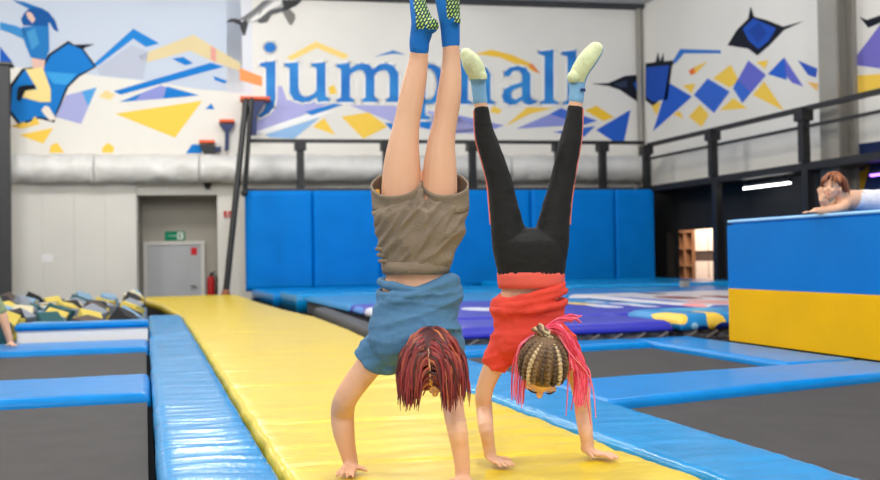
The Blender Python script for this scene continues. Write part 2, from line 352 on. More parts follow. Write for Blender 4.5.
RIGHTM = [
 (NAV, 1, [(76, 190), (106, 186), (114, 156), (120, 184), (130, 158), (132, 184), (166, 180), (156, 200), (142, 300), (120, 300), (98, 318), (76, 300)]), ((30, 80, 180), 2, [(78, 202), (148, 196), (132, 298), (100, 306), (78, 290)]),
 ((50, 120, 205), 2, [(158, 184), (180, 147), (302, 151), (302, 160), (192, 160), (166, 190)]), (NAV, 1, [(322, 136), (350, 90), (384, 56), (392, 18), (402, 50), (440, 60), (490, 80), (552, 63), (492, 90), (444, 140), (412, 167), (384, 146)]),
 ((34, 84, 184), 2, [(368, 86), (400, 55), (468, 85), (446, 122), (415, 147), (386, 122)]), ((30, 70, 160), 3, [(384, 92), (420, 66), (440, 100), (414, 130)]), ((38, 96, 204), 1, [(145, 247), (216, 290), (99, 394)]), ((52, 104, 206), 1, [(263, 235), (329, 275), (282, 339), (221, 285)]),
 ((104, 108, 204), 1, [(385, 181), (438, 225), (367, 309), (339, 265)]), ((60, 110, 210), 2, [(339, 265), (352, 238), (392, 278), (367, 309)]), ((104, 108, 204), 1, [(470, 196), (492, 172), (550, 260), (516, 248)]), ((40, 100, 205), 2, [(443, 222), (492, 172), (500, 240)]),
 ((50, 90, 190), 1, [(533, 181), (592, 206), (588, 233), (564, 225)]), (YEL, 1, [(332, 194), (356, 240), (330, 263), (279, 235)]), (YEL, 1, [(240, 314), (266, 345), (245, 381), (206, 350)]), (YEL, 1, [(340, 294), (382, 325), (299, 331)]), (YEL, 1, [(432, 244), (492, 332), (398, 285)]),
 (YEL, 1, [(188, 256), (226, 250), (215, 280)]), ((240, 120, 60), 1, [(206, 212), (222, 202), (226, 220), (212, 226)]), (YEL, 1, [(222, 202), (262, 184), (226, 222)]), (YEL, 1, [(408, 186), (446, 180), (435, 206)]), (YEL, 1, [(94, 318), (122, 305), (110, 346)]),
 (YEL, 1, [(158, 342), (180, 333), (190, 356)]), ((240, 190, 110), 1, [(560, 245), (594, 250), (592, 274)]), ((118, 112, 196), 1, [(690, 193), (786, 66), (786, 206)]), (YEL, 1, [(697, 228), (786, 221), (786, 268), (712, 281)]), (NAV, 1, [(718, 50), (740, 60), (786, 44), (786, 66), (745, 84)]),
]
for src, ox, plane, par in ((LEFTM, 0, WB, wall_back), (JUMPM, 220, WB, wall_back), (HALLM, 440, WB, wall_back), (RIGHTM, 620, WRP, wall_right)):
    for rgb, layer, poly in src: flat('mural_shape', plane, [shifted(poly, ox)], rgb, layer, par)
# the painted leaping shark at the top edge
DOL = [((66, 66, 70), 4, [(310, 152), (336, 128), (370, 124), (405, 134), (420, 150), (440, 130), (470, 128), (440, 240), (424, 238), (404, 170), (360, 150)]),
 ((172, 172, 174), 5, [(430, 130), (510, 66), (580, 0), (700, 0), (700, 60), (660, 80), (600, 90), (560, 130), (520, 150), (460, 150)]), ((120, 120, 122), 6, [(400, 132), (500, 62), (560, 8), (600, 0), (620, 0), (540, 70), (450, 140)]),
 ((96, 96, 98), 6, [(520, 140), (560, 80), (640, 60), (700, 50), (690, 80), (620, 100), (590, 150), (540, 158)]), ((60, 60, 62), 6, [(690, 0), (830, 0), (790, 36), (730, 66), (690, 76), (700, 40)]), ((128, 126, 122), 5, [(690, 76), (740, 60), (778, 96), (780, 130), (754, 174), (736, 160)]),
 ((236, 234, 230), 7, [(470, 138), (560, 70), (640, 8), (690, 0), (680, 34), (610, 66), (540, 124), (490, 146)]), ((150, 150, 150), 8, [(540, 70), (560, 60), (555, 80), (530, 110)])]
for rgb, layer, poly in DOL: flat('mural_shape', WB, [shifted(poly, 180, 0, 6.77)], rgb, layer, wall_back)
# lettering j u m p h a l l
def ell(cx, cy, rx, ry, a0=0, a1=360, n=20): return [(cx + rx * math.cos(math.radians(a0 + (a1 - a0) * i / n)), cy + ry * math.sin(math.radians(a0 + (a1 - a0) * i / n))) for i in range(n + (0 if a1 - a0 == 360 else 1))]
LL = [(538.5, 51.5), (553.5, 49.5), (553.5, 100), (558, 102), (558, 104), (540, 104), (540, 102), (544.5, 100), (544.5, 56), (538.5, 54)]
LETTERS = [
 [ell(270, 47.3, 5.8, 5.2), [(260, 63), (266, 62), (275.5, 61), (275.5, 98), (274, 107), (269, 113), (260, 118), (258.5, 115.5), (264, 110), (266, 103), (266, 67.5), (260, 66)]],
 [[(284.5, 63.5), (298.5, 62), (298.5, 88), (300, 94), (305, 97), (311, 95.5), (316.5, 91), (316.5, 68), (311.5, 66), (311.5, 63.5), (325.5, 62), (325.5, 96), (329.5, 98.5), (329.5, 101), (317.5, 102), (317, 97), (310, 101.5), (302, 102.5), (294, 100), (289.5, 93), (289.5, 68), (284.5, 66)]],
 [[(336.5, 64.5), (349.5, 62.5), (350, 68.5), (356, 64.5), (362, 63), (369, 64.5), (373, 69), (379, 64.5), (386, 63), (394, 66), (398.5, 73), (398.5, 97.5), (403, 99.5), (403, 102), (386, 102), (386, 99.5), (389.5, 97.5), (389.5, 75), (387, 70.5), (382, 70), (374.5, 74), (374.5, 97.5), (378, 99.5), (378, 102), (362, 102), (362, 99.5), (365.5, 97.5), (365.5, 75), (363, 70.5), (358, 70), (350, 74.5), (350, 97.5), (354, 99.5), (354, 102), (336.5, 102), (336.5, 99.5), (341, 97.5), (341, 69), (336.5, 67)]],
 [[(412, 66), (425.5, 64), (425.5, 115), (430, 117), (430, 119.5), (411, 119.5), (411, 117), (416, 115), (416, 70), (412, 68.5)], ell(429, 84, 18, 20, -112, 112) + list(reversed(ell(427.5, 84, 9.5, 16, -112, 112)))],
 [[(455, 51.5), (468, 49.5), (468, 72), (474, 67), (481, 65.5), (487, 68), (490.5, 74), (490.5, 100), (495, 102), (495, 104), (478, 104), (478, 102), (481.5, 100), (481.5, 77), (479, 72.5), (474, 73), (468, 78), (468, 100), (472, 102), (472, 104), (454, 104), (454, 102), (458.5, 100), (458.5, 56), (455, 54)]],
 [[(504, 72), (510, 67.5), (518, 66), (526, 68), (530.5, 74), (530.5, 97), (533, 100), (537, 100.5), (536, 103), (530, 105), (524, 103.5), (522.5, 100), (516, 104.5), (510, 105), (504, 102), (502, 96), (504, 89.5), (511, 85.5), (522, 82), (522, 75), (519, 70.5), (513, 71), (509, 76.5), (504, 76)]],
 [LL], [[(x + 23, y + .4) for x, y in LL]]]
AHOLE = [(522, 86.5), (514, 89.5), (511, 93), (512, 98), (516, 99.5), (522, 96)]
M_LET = mat('letter_blue_paint', sr(12, 112, 196), .7, 1.2, .1, col2=sr(40, 140, 214))
M_OUT = paint(sr(244, 243, 240))
for i, L in enumerate(LETTERS):
    bm = bmesh.new()     # white painted outline round the letter
    for poly in L:
        for (x0, y0), (x1, y1) in zip(poly, poly[1:] + poly[:1]):
            dx, dy = x1 - x0, y1 - y0; l = math.hypot(dx, dy) or 1; nx, ny = -dy / l * 2.0, dx / l * 2.0; ex, ey = dx / l * 1.6, dy / l * 1.6
            vs = [bm.verts.new(WB(x, y, .019)) for x, y in ((x0 - ex + nx, y0 - ey + ny), (x0 - ex - nx, y0 - ey - ny), (x1 + ex - nx, y1 + ey - ny), (x1 + ex + nx, y1 + ey + ny))]
            bm.faces.new(vs)
    mesh_obj('letter_outline', bm, M_OUT, wall_back)
    flat('letter', WB, L, None, 6, wall_back, holes=[AHOLE] if i == 5 else None, m=M_LET)
# navy and yellow paint on the lower right wall
flat('mural_shape', WRP, [[(840, 146), (905, 138), (905, 300), (840, 300)]], (22, 40, 84), 1, wall_low)
flat('mural_shape', WRP, [[(848, 180), (870, 165), (860, 203), (846, 203), (840, 190)]], (170, 130, 20), 2, wall_low)

# ================================================================== BACK WALL THINGS
bm = bmesh.new()   # big white sliding gate on the left of the back wall
a0, a1 = ws(WB(12, 183)), ws(WB(136.5, 183)); zt = WB(70, 182).z
wbox(bm, a0, a1, ZF + .02, zt, .1, .02); door = struct(mesh_obj('door_2', bm, M_WHITE_R))
for k in range(4):
    bm = bmesh.new(); wbox(bm, a0 + (a1 - a0) * k / 4 + .012, a0 + (a1 - a0) * (k + 1) / 4 - .012, ZF + .05, zt - .03, .118, .1); mesh_obj('panel', bm, M_WHITE_R, door)
bm = bmesh.new(); wbox(bm, ws(WB(43, 258)), ws(WB(54, 258)), WB(48, 262).z, WB(48, 254).z, .125, .118); mesh_obj('notice', bm, paint(sr(236, 236, 236)), door)
# exit door in the recess
zt = WB(170, 245, -1.1).z; d0, d1 = ws(WB(147.5, 250, -1.1)), ws(WB(201, 250, -1.1))
bm = bmesh.new(); wbox(bm, d0, d1, ZF, zt, -1.02, -1.09); dr = struct(mesh_obj('door_1', bm, mat('grey_door_paint', sr(176, 178, 182), .5)))
bm = bmesh.new()
wbox(bm, d0 - .1, d0, ZF, zt + .1, -.98, -1.09); wbox(bm, d1, d1 + .1, ZF, zt + .1, -.98, -1.09); wbox(bm, d0, d1, zt, zt + .1, -.98, -1.09); mesh_obj('door_frame', bm, mat('door_frame_paint', sr(206, 204, 198), .5), dr)
bm = bmesh.new(); p = wpt(d1 - .15, .1, -1.0); bar(bm, p, p + Vector((0, -.07, 0)), .03); bar(bm, p + Vector((0, -.07, 0)), p + Vector((-.14, -.07, 0)), .03); mesh_obj('door_handle', bm, M_BLACK, dr)
bm = bmesh.new(); wbox(bm, d1 - .26, d1 - .1, zt - .28, zt - .08, -1.012, -1.02); mesh_obj('fire_notice', bm, paint(sr(206, 40, 46)), dr)
def sign(name, label, px0, py0, px1, py1, off, rgb, marks, back=.03):
    s0, s1 = ws(WB(px0, py1, off)), ws(WB(px1, py1, off)); za, zb = WB(px0, py1, off).z, WB(px0, py0, off).z
    o = thing(name, label, 'sign')
    bm = bmesh.new(); wbox(bm, s0, s1, za, zb, off + back, off); mesh_obj('plate', bm, paint(sr(*rgb)), o)
    for (u0, v0, u1, v1, c) in marks:
        bm = bmesh.new(); wbox(bm, s0 + (s1 - s0) * u0, s0 + (s1 - s0) * u1, za + (zb - za) * v0, za + (zb - za) * v1, off + back + .006, off + back); mesh_obj('pictogram', bm, paint(sr(*c)), o)
    rebase(o); return o
sign('exit_sign', 'green emergency exit sign above grey door in the recess', 165, 231.5, 185, 240.5, -1.1, (16, 128, 92), [(.62, .1, .92, .9, (228, 240, 232)), (.1, .3, .5, .7, (30, 150, 110)), (.7, .25, .82, .8, (20, 120, 90)), (.2, .42, .55, .58, (220, 236, 226))])
sign('fire_hydrant_sign', 'small red and white fire sign on the cream pier', 223.5, 211, 232, 217.5, 0, (236, 232, 228), [(.02, .02, .42, .98, (206, 52, 54)), (.56, .02, .98, .98, (206, 52, 54)), (.12, .2, .3, .55, (240, 230, 226)), (.68, .2, .88, .55, (240, 230, 226))])
# fire extinguisher on the wall of the recess
o = thing('fire_extinguisher', 'red fire extinguisher with black hose beside the grey door', 'extinguisher')
c = WB(211, 285, -.9); bm = bmesh.new(); tube(bm, [c + Vector((0, 0, -.35)), c + Vector((0, 0, .15))], [.1, .1]); mesh_obj('cylinder', bm, mat('red_enamel', sr(190, 24, 30), .35), o, True)
bm = bmesh.new(); tube(bm, [c + Vector((0, 0, .2)), c + Vector((0, 0, .3))], [.035, .03]); bar(bm, c + Vector((-.02, 0, .31)), c + Vector((.12, 0, .36)), .03); mesh_obj('valve', bm, M_BLACK, o, True)
bm = bmesh.new(); tube(bm, [c + Vector(v) for v in ((.03, 0, .3), (.15, -.02, .2), (.15, -.03, -.1), (.11, -.02, -.25))], [.018] * 4); mesh_obj('hose', bm, M_BLACK, o, True)
bm = bmesh.new(); box(bm, c + Vector((0, .03, -.43)), (.22, .22, .05), bev=.01); box(bm, c + Vector((0, .14, -.2)), (.06, .06, .5)); mesh_obj('bracket', bm, M_BLACK, o); rebase(o)
# small camera on the lintel
o = thing('security_camera', 'small black dome camera on the lintel above the recess', 'camera')
c = WB(208, 184, 0); bm = bmesh.new(); box(bm, c - WN * .07, (.2, .14, .12), bev=.03); mesh_obj('housing', bm, M_BLACK, o)
bm = bmesh.new(); ellipsoid(bm, c - WN * .12 - UP * .07, Matrix.Identity(3), (.08, .08, .08), 12, 8); mesh_obj('dome', bm, mat('smoked_dome', (.02, .02, .02), .1), o, True); rebase(o)
# wrapped duct along the back wall, sections
cuts = [10, 95, 200, 300, 405, 510, 641]
for k, (x0, x1) in enumerate(zip(cuts, cuts[1:])):
    a, b = ws(WB(x0, 168, .4)), ws(WB(x1, 168, .4)); zc = WB(100, 168.5, .4).z; bm = bmesh.new(); n = 40
    rings = []
    for i in range(n + 1):
        s = a + .01 + (b - a - .02) * i / n; ring = []
        for j in range(20):
            t = 2 * math.pi * j / 20; q = .36 * (1 + .12 * noise.noise(Vector((s * 2.5, math.cos(t) * 1.3, math.sin(t) * 1.3))) + .11 * noise.noise(Vector((s * 6, math.cos(t) * 3, math.sin(t) * 3))))
            ring.append(bm.verts.new(wpt(s, zc + q * math.sin(t), .4 + q * .92 * math.cos(t))))
        rings.append(ring)
    for r0, r1 in zip(rings, rings[1:]):
        for j in range(20): bm.faces.new((r0[j], r0[(j + 1) % 20], r1[(j + 1) % 20], r1[j]))
    bm.faces.new(rings[0]); bm.faces.new(rings[-1]); bmesh.ops.recalc_face_normals(bm, faces=bm.faces)
    lab = ['white film-wrapped duct section over the white sliding gate', 'white film-wrapped duct section over the door recess', 'white film-wrapped duct section under the letter j', 'white film-wrapped duct section under the letter m', 'white film-wrapped duct section under the letter a', 'white film-wrapped duct section ending at the wall corner'][k]
    tag(mesh_obj('wrapped_duct', bm, M_DUCT, None, True), lab, 'duct', 'wrapped duct along the back wall')
# obstacle steps with orange tops on the back wall
M_ORANGE = mat('orange_foam', sr(232, 96, 44), .6); M_NAVYPAD = mat('navy_foam', sr(26, 44, 92), .6); M_DKPAD = mat('black_foam', sr(28, 28, 34), .6)
def wallstep(label, x0, x1, yt, parts, off):
    o = thing('wall_obstacle', label, 'obstacle', 'orange-topped obstacles on the back wall')
    a, b = ws(WB(x0, yt, off)), ws(WB(x1, yt, off)); z = WB((x0 + x1) / 2, yt, off).z
    bm = bmesh.new(); wbox(bm, a, b, z - .07, z, off + .25, 0.002); mesh_obj('top_plate', bm, M_ORANGE, o)
    for nm, m, poly in parts:
        bm = bmesh.new(); f = [WB(x, y, off + .2) for x, y in poly]; r = [WB(x, y, off + .2) + WN * .18 for x, y in poly]
        fv = [bm.verts.new(p) for p in f]; rv = [bm.verts.new(p) for p in r]; bm.faces.new(fv); bm.faces.new(list(reversed(rv)))
        for i in range(len(fv)): j = (i + 1) % len(fv); bm.faces.new((fv[j], fv[i], rv[i], rv[j]))
        bmesh.ops.recalc_face_normals(bm, faces=bm.faces); mesh_obj(nm, bm, m, o)
    rebase(o)
def cr(poly): return [(x / 5.33 + 180, y / 5.33 + 70) for x, y in poly]
wallstep('tall obstacle with orange top and two hanging fins beside the letter j', 240.2, 270, 97.8, [('fin', M_DKPAD, cr([(332, 172), (366, 172), (362, 230), (345, 238)])), ('fin', M_NAVYPAD, cr([(364, 165), (455, 165), (412, 240), (408, 345), (372, 345), (374, 235)]))], .3)
wallstep('middle obstacle with orange top and single tapering navy fin', 219.5, 234.5, 120.5, [('fin', M_NAVYPAD, cr([(208, 286), (292, 286), (262, 330), (258, 425), (238, 425), (240, 330)]))], .05)
wallstep('low obstacle with orange top resting above the wrapped duct', 199.5, 214.8, 141, [('fin', M_DKPAD, cr([(102, 400), (190, 400), (186, 442), (128, 446)])), ('side_peg', M_NAVYPAD, cr([(182, 412), (218, 408), (214, 430), (184, 432)]))], .05)
# black poles leaning together in front of the padded wall
o = thing('pole_stand', 'two black poles leaning together beside the blue padded wall', 'pole')
for a, b, w in (((246, 101, 2.5), (225.5, 296, 3.2), .15), ((251.5, 100, 2.5), (244.5, 193, 2.5), .12)):
    A, B = WB(*a), WB(*b); bm = bmesh.new(); tube(bm, [A, B], [w / 2, w / 2], n=10); sh = mesh_obj('shaft', bm, M_BLACK, o, True)
    bm = bmesh.new(); tube(bm, [B, B + (A - B) * .02], [w * .75, w * .6], n=10); mesh_obj('foot_cap', bm, mat('rust_rubber', sr(150, 90, 60), .7) if w > .13 else M_BLACK, sh, True)
bm = bmesh.new(); bar(bm, WB(247, 104, 2.5), WB(251, 104, 2.5), .1); mesh_obj('joint', bm, M_BLACK, o); rebase(o)
# dark steel column at the left edge
bm = bmesh.new(); c = WB(3, 200, 1.3); za, zb = ZF, WB(3, 66, 1.3).z
box(bm, (c.x, c.y, (za + zb) / 2), (.34, .34, zb - za), bev=.02)
o = thing('steel_column', 'dark grey steel column beside the white sliding gate', 'column'); mesh_obj('shaft', bm, mat('charcoal_steel', sr(52, 53, 56), .6), o)
bm = bmesh.new(); box(bm, (c.x, c.y, zb + .03), (.5, .5, .06)); box(bm, (c.x, c.y, ZF + .03), (.5, .5, .06)); mesh_obj('end_plate', bm, M_BLACK, o); rebase(o)

# ---- railings
OR = 1.8
def post(o, base, top, w):
    bm = bmesh.new(); box(bm, (base + top) / 2, (w, w, (top - base).z)); mesh_obj('post', bm, M_BLACK, o)
    bm = bmesh.new(); box(bm, top - UP * .12, (w * 1.6, w * 1.6, .24)); mesh_obj('bracket', bm, M_BLACK, o)
o = thing('balcony_railing', 'black railing on the balcony above the blue padded wall', 'railing')
A, B = WB(249, 139.5, OR), WB(644, 144, OR); zr = (A.z + B.z) / 2; A.z = B.z = zr
bm = bmesh.new(); bar(bm, A, B, .09, .09); mesh_obj('handrail', bm, M_BLACK, o)
for x in (300, 386, 472, 558, 602):
    t = WB(x, 140, OR); t.z = zr; b = t.copy(); b.z = 2.55; post(o, b, t, .17)
rebase(o)
o = thing('balcony_railing', 'black railing on the balcony along the right white wall', 'railing')
zr2 = PX(800, 110, XB).z
y_far = PX(648, 146, XB).y
bm = bmesh.new(); bar(bm, (XB, y_far, zr2), (XB, 8, zr2), .1, .1); mesh_obj('handrail', bm, M_BLACK, o)
bm = bmesh.new(); bar(bm, (XB, y_far, zr2 - .36), (XB, 8, zr2 - .36), .06, .06); mesh_obj('middle_rail', bm, M_BLACK, o)
for x in (647, 713.5, 805):
    p = PX(x, 190, XB); post(o, Vector((XB, p.y, 2.57)), Vector((XB, p.y, zr2)), .17)
post(o, Vector((XB, 12.5, 2.57)), Vector((XB, 12.5, zr2)), .22); rebase(o)
for x, lab in ((715, 'black support column under balcony, in front of the lit doorway'), (806, 'black support column under balcony, behind the resting girl')):
    p = PX(x, 190, XB); o = thing('support_column', lab, 'column')
    bm = bmesh.new(); box(bm, (XB + .05, p.y, (ZF + 2.42) / 2), (.18, .18, 2.42 - ZF), bev=.015); mesh_obj('shaft', bm, M_BLACK, o)
    bm = bmesh.new(); box(bm, (XB + .05, p.y, ZF + .02), (.34, .34, .04)); mesh_obj('base_plate', bm, M_BLACK, o); rebase(o)
# galvanised column on the right wall
o = thing('wall_column', 'tall grey steel column standing against the right wall', 'column')
ya, yb = PX(841, 80, XR - .4).y, PX(823, 80, XR - .4).y; z0, z1 = ZF, ZC - .02
bm = bmesh.new(); ybox(bm, XR - .5, XR - .44, ya, yb, z0, z1); mesh_obj('flange', bm, M_CHROME, o)
bm = bmesh.new(); ybox(bm, XR - .44, XR - .1, (ya + yb) / 2 - .05, (ya + yb) / 2 + .05, z0, z1); mesh_obj('web', bm, M_CHROME, o)
bm = bmesh.new(); ybox(bm, XR - .1, XR - .005, ya, yb, z0, z1); mesh_obj('flange', bm, M_CHROME, o); rebase(o)
# corner pipe
bm = bmesh.new(); p = WB(640.2, 100, .12); tube(bm, [(p.x, p.y, 2.6), (p.x, p.y, ZC - .1)], [.09, .09]); tag(mesh_obj('corner_pipe', bm, M_CHROME, None, True), 'pale vertical pipe in the corner of the white walls', 'pipe')
# tube lamp under the balcony
for lab, x0, x1, y, X, colr, e in (('lit white tube lamp under the right balcony', 744, 790, 188, 13.2, (1, .97, .95), 6), ('violet tube lamp under the right balcony', 871, 900, 175, 13.3, (.35, .15, 1), 4)):
    o = thing('tube_lamp', lab, 'lamp'); a, b = PX(x0, y + .5, X), PX(x1, y - 1, X); b.z = a.z
    bm = bmesh.new(); tube(bm, [a, b], [.022, .022], n=10); mesh_obj('tube', bm, mat('lit_tube_%d' % x0, colr, .4, emit=e), o, True)
    bm = bmesh.new(); bar(bm, a + UP * .07, b + UP * .07, .1, .05)
    for t in (.1, .9): q = a.lerp(b, t); bar(bm, q + UP * .09, Vector((q.x, q.y, 2.42)), .02)
    mesh_obj('fitting', bm, M_BLACK, o); rebase(o)
# lit doorway on the right: frame, shelf, cupboard, lamp
bm = bmesh.new()
for y in (dy0, dy1): ybox(bm, XR - .03, XR + .02, y - .06, y + .06, ZF, dz1 + .06)
ybox(bm, XR - .03, XR + .02, dy0, dy1, dz1 - .02, dz1 + .1); ym = PX(677, 250, XR).y; ybox(bm, XR - .02, XR + .02, ym - .1, ym + .1, ZF, dz1)
struct(mesh_obj('door_3_frame', bm, M_BLACKWALL))
o = thing('storage_shelf', 'brown wooden shelf inside the lit doorway', 'shelf'); M_WOOD = mat('brown_wood', sr(150, 104, 70), .6, 6, .2)
x0 = XR + 1.75; y0, y1 = PX(693, 250, x0).y + .02, PX(676, 250, x0).y
for y in (y0, (y0 + y1) / 2, y1): bm = bmesh.new(); ybox(bm, x0, x0 + .4, y - .03, y + .03, ZF, 1.9); mesh_obj('upright', bm, M_WOOD, o)
for z in (-.6, -.1, .4, .9, 1.4, 1.85): bm = bmesh.new(); ybox(bm, x0 + .002, x0 + .4, y0 + .03, y1 - .03, z, z + .04); mesh_obj('shelf_board', bm, M_WOOD, o)
rebase(o)
o = thing('cupboard', 'cream cupboard with dark band inside the lit doorway', 'cupboard')
y0, y1 = PX(722, 250, x0).y, PX(693.5, 250, x0).y - .03
bm = bmesh.new(); ybox(bm, x0 + .05, x0 + .43, y0, y1, ZF, 1.9); mesh_obj('body', bm, mat('dark_brown_wood', sr(70, 50, 40), .6), o)
for k in range(2):
    for z0, z1 in ((ZF + .05, .55), (.85, 1.85)):
        bm = bmesh.new(); w = (y1 - y0) / 2; ybox(bm, x0 + .02, x0 + .05, y0 + w * k + .03, y0 + w * (k + 1) - .03, z0, z1); mesh_obj('door', bm, mat('cream_laminate', sr(232, 208, 190), .5), o)
rebase(o)
l = bpy.data.lights.new('store_lamp', 'AREA'); l.size = 1.2; l.energy = 130; l.color = (1, .88, .76); lo = bpy.data.objects.new('store_lamp', l); COL.objects.link(lo); lo.location = (XR + .9, dy1 + .6, 2.45)

# ---- blue padded wall
edges = [245, 313, 380, 447, 530, 614, 653]
labs = ['blue padded panel beside the leaning black pole', 'second blue padded panel from the leaning pole', 'blue padded panel behind the khaki shorts', 'blue padded panel between the two children', 'blue padded panel behind the black leggings', 'narrow end blue padded panel by the dark underpass']
for k, (x0, x1) in enumerate(zip(edges, edges[1:])):
    o = thing('wall_pad', labs[k], 'padding', 'blue pads of the padded wall')
    a, b = ws(WB(x0, 240, 2.05)), ws(WB(x1, 240, 2.05)); zb, zt = .02, WB(300, 190.5, 2.2).z
    bm = bmesh.new(); nn = 36; g = []
    for i in range(nn + 1):
        row = []
        for j in range(nn + 1):
            u, v = i / nn, j / nn; e = min(u * (b - a), (1 - u) * (b - a), v * (zt - zb), (1 - v) * (zt - zb)); q = max(0, .045 - e) / .045
            off = 2.22 - .05 * (1 - math.sqrt(max(0, 1 - q * q))) + .012 * noise.noise(Vector((u * 3 + k * 7, v * 4, 0)))
            row.append(bm.verts.new(wpt(a + .005 + (b - a - .01) * u, zb + (zt - zb) * v, off)))
        g.append(row)
    for r0, r1 in zip(g, g[1:]):
        for j in range(nn): bm.faces.new((r0[j], r1[j], r1[j + 1], r0[j + 1]))
    ring = g[0] + [r[-1] for r in g[1:]] + list(reversed(g[-1][:-1])) + [r[0] for r in reversed(g[1:-1])]
    lo_ = [bm.verts.new(v.co + WN * .2) for v in ring]
    for i in range(len(ring)): j = (i + 1) % len(ring); bm.faces.new((ring[j], ring[i], lo_[i], lo_[j]))
    bmesh.ops.recalc_face_normals(bm, faces=bm.faces); mesh_obj('vinyl_cover', bm, M_BLUE_D, o, True)
    bm = bmesh.new(); wbox(bm, a + .005, b - .005, zb, zt, 2.02, 1.95); mesh_obj('backing_board', bm, M_WOOD, o)
    bm = bmesh.new(); wbox(bm, a + .15, a + .23, ZF, zb, 2.05, 1.97); mesh_obj('stand', bm, M_BLACK, o); bm = bmesh.new(); wbox(bm, b - .23, b - .15, ZF, zb, 2.05, 1.97); mesh_obj('stand', bm, M_BLACK, o)
    rebase(o)

# ================================================================== TRAMPOLINE FIELD
runL = lerp_poly([(0, .5), (4, .47), (9, .49), (14.5, .50), (16.5, .40), (19.5, .26), (22, 0.0), (30, 0)])
edge = [(0, 1.84), (3.0, 1.86), (3.6, 1.83), (5.7, 1.80)] + sorted(((G(x, y).y, G(x, y).x) for x, y in ((367.5, 337), (349, 328.5), (315, 316), (287, 310), (262, 303))))
runR = lerp_poly(edge)
def runfn(u, v):
    y = 1.2 + (23.3 - 1.2) * v ** 1.7; w = .012 * noise.noise(Vector((0, y * 3.1, 0)))
    a, b = runL(y) + w, runR(y) + .012 * noise.noise(Vector((5, y * 3.7, 0))); return (a + (b - a) * u, y)
bm = bmesh.new(); box(bm, (3.2, 12.6, (ZF - .15) / 2), (12.4, 22.8, -.15 - ZF)); struct(mesh_obj('floor_platform', bm, mat('matt_black_board', sr(26, 26, 28), .95, spec=.02)))
ZB = -.149
tag(pad('runway_mat', runfn, ZB, 0, 30, 640, M_YELLOW, .05, .0075, (1.1, 7.5), creases=(2.9, 3.72, 4.75, 6.3, 8.4, 11)), 'long wrinkled yellow vinyl tumbling runway under the children', 'mat')
tag(pad('edge_pad', lambda u, v: (.035 + (runL(1.2 + 13.4 * v ** 1.5) - .062) * u, 1.2 + 13.4 * v ** 1.5), ZB, .03, 14, 700, M_BLUE_L, .05, .0065, (1.8, 14), seed=3), 'long pale blue wrinkled edge pad left of the yellow runway', 'pad')
tag(pad('edge_pad', rect(-3.0, .025, 6.2, 7.3), ZB, .0, 50, 24, M_BLUE, .06, .004, (4, 4), seed=5), 'blue cross pad between the two trampolines left of the runway', 'pad')
tag(pad('edge_pad', rect(-3.0, .025, 9.58, 10.58), ZB, .0, 50, 20, M_BLUE, .06, .003, (4, 4), seed=8), 'blue cross pad in front of the white foam pit board', 'pad')
def bed(label, fn, z=-.05):
    o = thing('trampoline', label, 'trampoline')
    bm = bmesh.new(); n = 24; g = [[bm.verts.new((*fn(i / n, j / n), z - .012 * (16 * (i / n) * (1 - i / n) * (j / n) * (1 - j / n)))) for i in range(n + 1)] for j in range(n + 1)]
    for a, b in zip(g, g[1:]):
        for i in range(n): bm.faces.new((a[i], a[i + 1], b[i + 1], b[i]))
    mesh_obj('jump_bed', bm, M_BED, o, True)
    bm = bmesh.new(); cs = [Vector((*fn(u, v), z - .055)) for u, v in ((0, 0), (1, 0), (1, 1), (0, 1))]
    for a, b in zip(cs, cs[1:] + cs[:1]): bar(bm, a, b, .05, .06)
    mesh_obj('frame', bm, MATS['matt_black_board'], o)
    bm = bmesh.new()
    for c in cs: p = c.lerp((cs[0] + cs[2]) / 2, .02); bar(bm, (p.x, p.y, z - .055), (p.x, p.y, -.15), .05)
    mesh_obj('foot', bm, M_BLACK, o); rebase(o)
bed('near black trampoline left of the runway, this side of cross pad', rect(-3, .004, 1.3, 6.14))
bed('small black trampoline between the two left cross pads', rect(-3, .004, 7.34, 9.54))
# right side
ta, tb = Vector((2.48, 4.89)), Vector((4.45, 5.30))
def ny(x): return ta.y + (tb.y - ta.y) * (x - ta.x) / (tb.x - ta.x)
tag(pad('edge_pad', lambda u, v: (runR(1.2 + 6.6 * v) + .012 + (2.335 - runR(1.2 + 6.6 * v) - .012) * u, 1.2 + 6.6 * v), ZB, .01, 14, 300, M_BLUE_L, .05, .006, (2, 10), seed=13), 'blue wrinkled edge pad right of the yellow runway', 'pad')
tag(pad('edge_pad', quadfn((2.35, ny(2.35)), (4.92, ny(4.92)), (4.92, 6.04), (2.35, 5.82)), ZB, .0, 60, 24, M_BLUE, .05, .003, (3, 3), seed=17), 'blue cross pad between the two trampolines right of the runway', 'pad')
tag(pad('edge_pad', quadfn((4.31, 6.05), (4.92, 6.06), (4.92, 8.42), (4.31, 8.42)), ZB, .0, 20, 40, M_BLUE, .05, .003, (3, 3), seed=19), 'blue pad running along the foot of the blue and yellow block', 'pad')
tag(pad('edge_pad', quadfn((2.35, 7.80), (4.30, 7.98), (4.30, 8.42), (2.35, 8.42)), ZB, .0, 40, 20, M_BLUE, .05, .003, (3, 3), seed=23), 'blue pad in front of the purple airbag', 'pad')
bed('large black trampoline right of the runway below the cross pad', quadfn((2.37, 1.3), (4.9, 1.3), (4.9, ny(4.9) - .03), (2.37, ny(2.37) - .03)))
bed('small black trampoline in front of the purple airbag', quadfn((2.38, 5.88), (4.27, 6.03), (4.27, 7.93), (2.38, 7.76)))

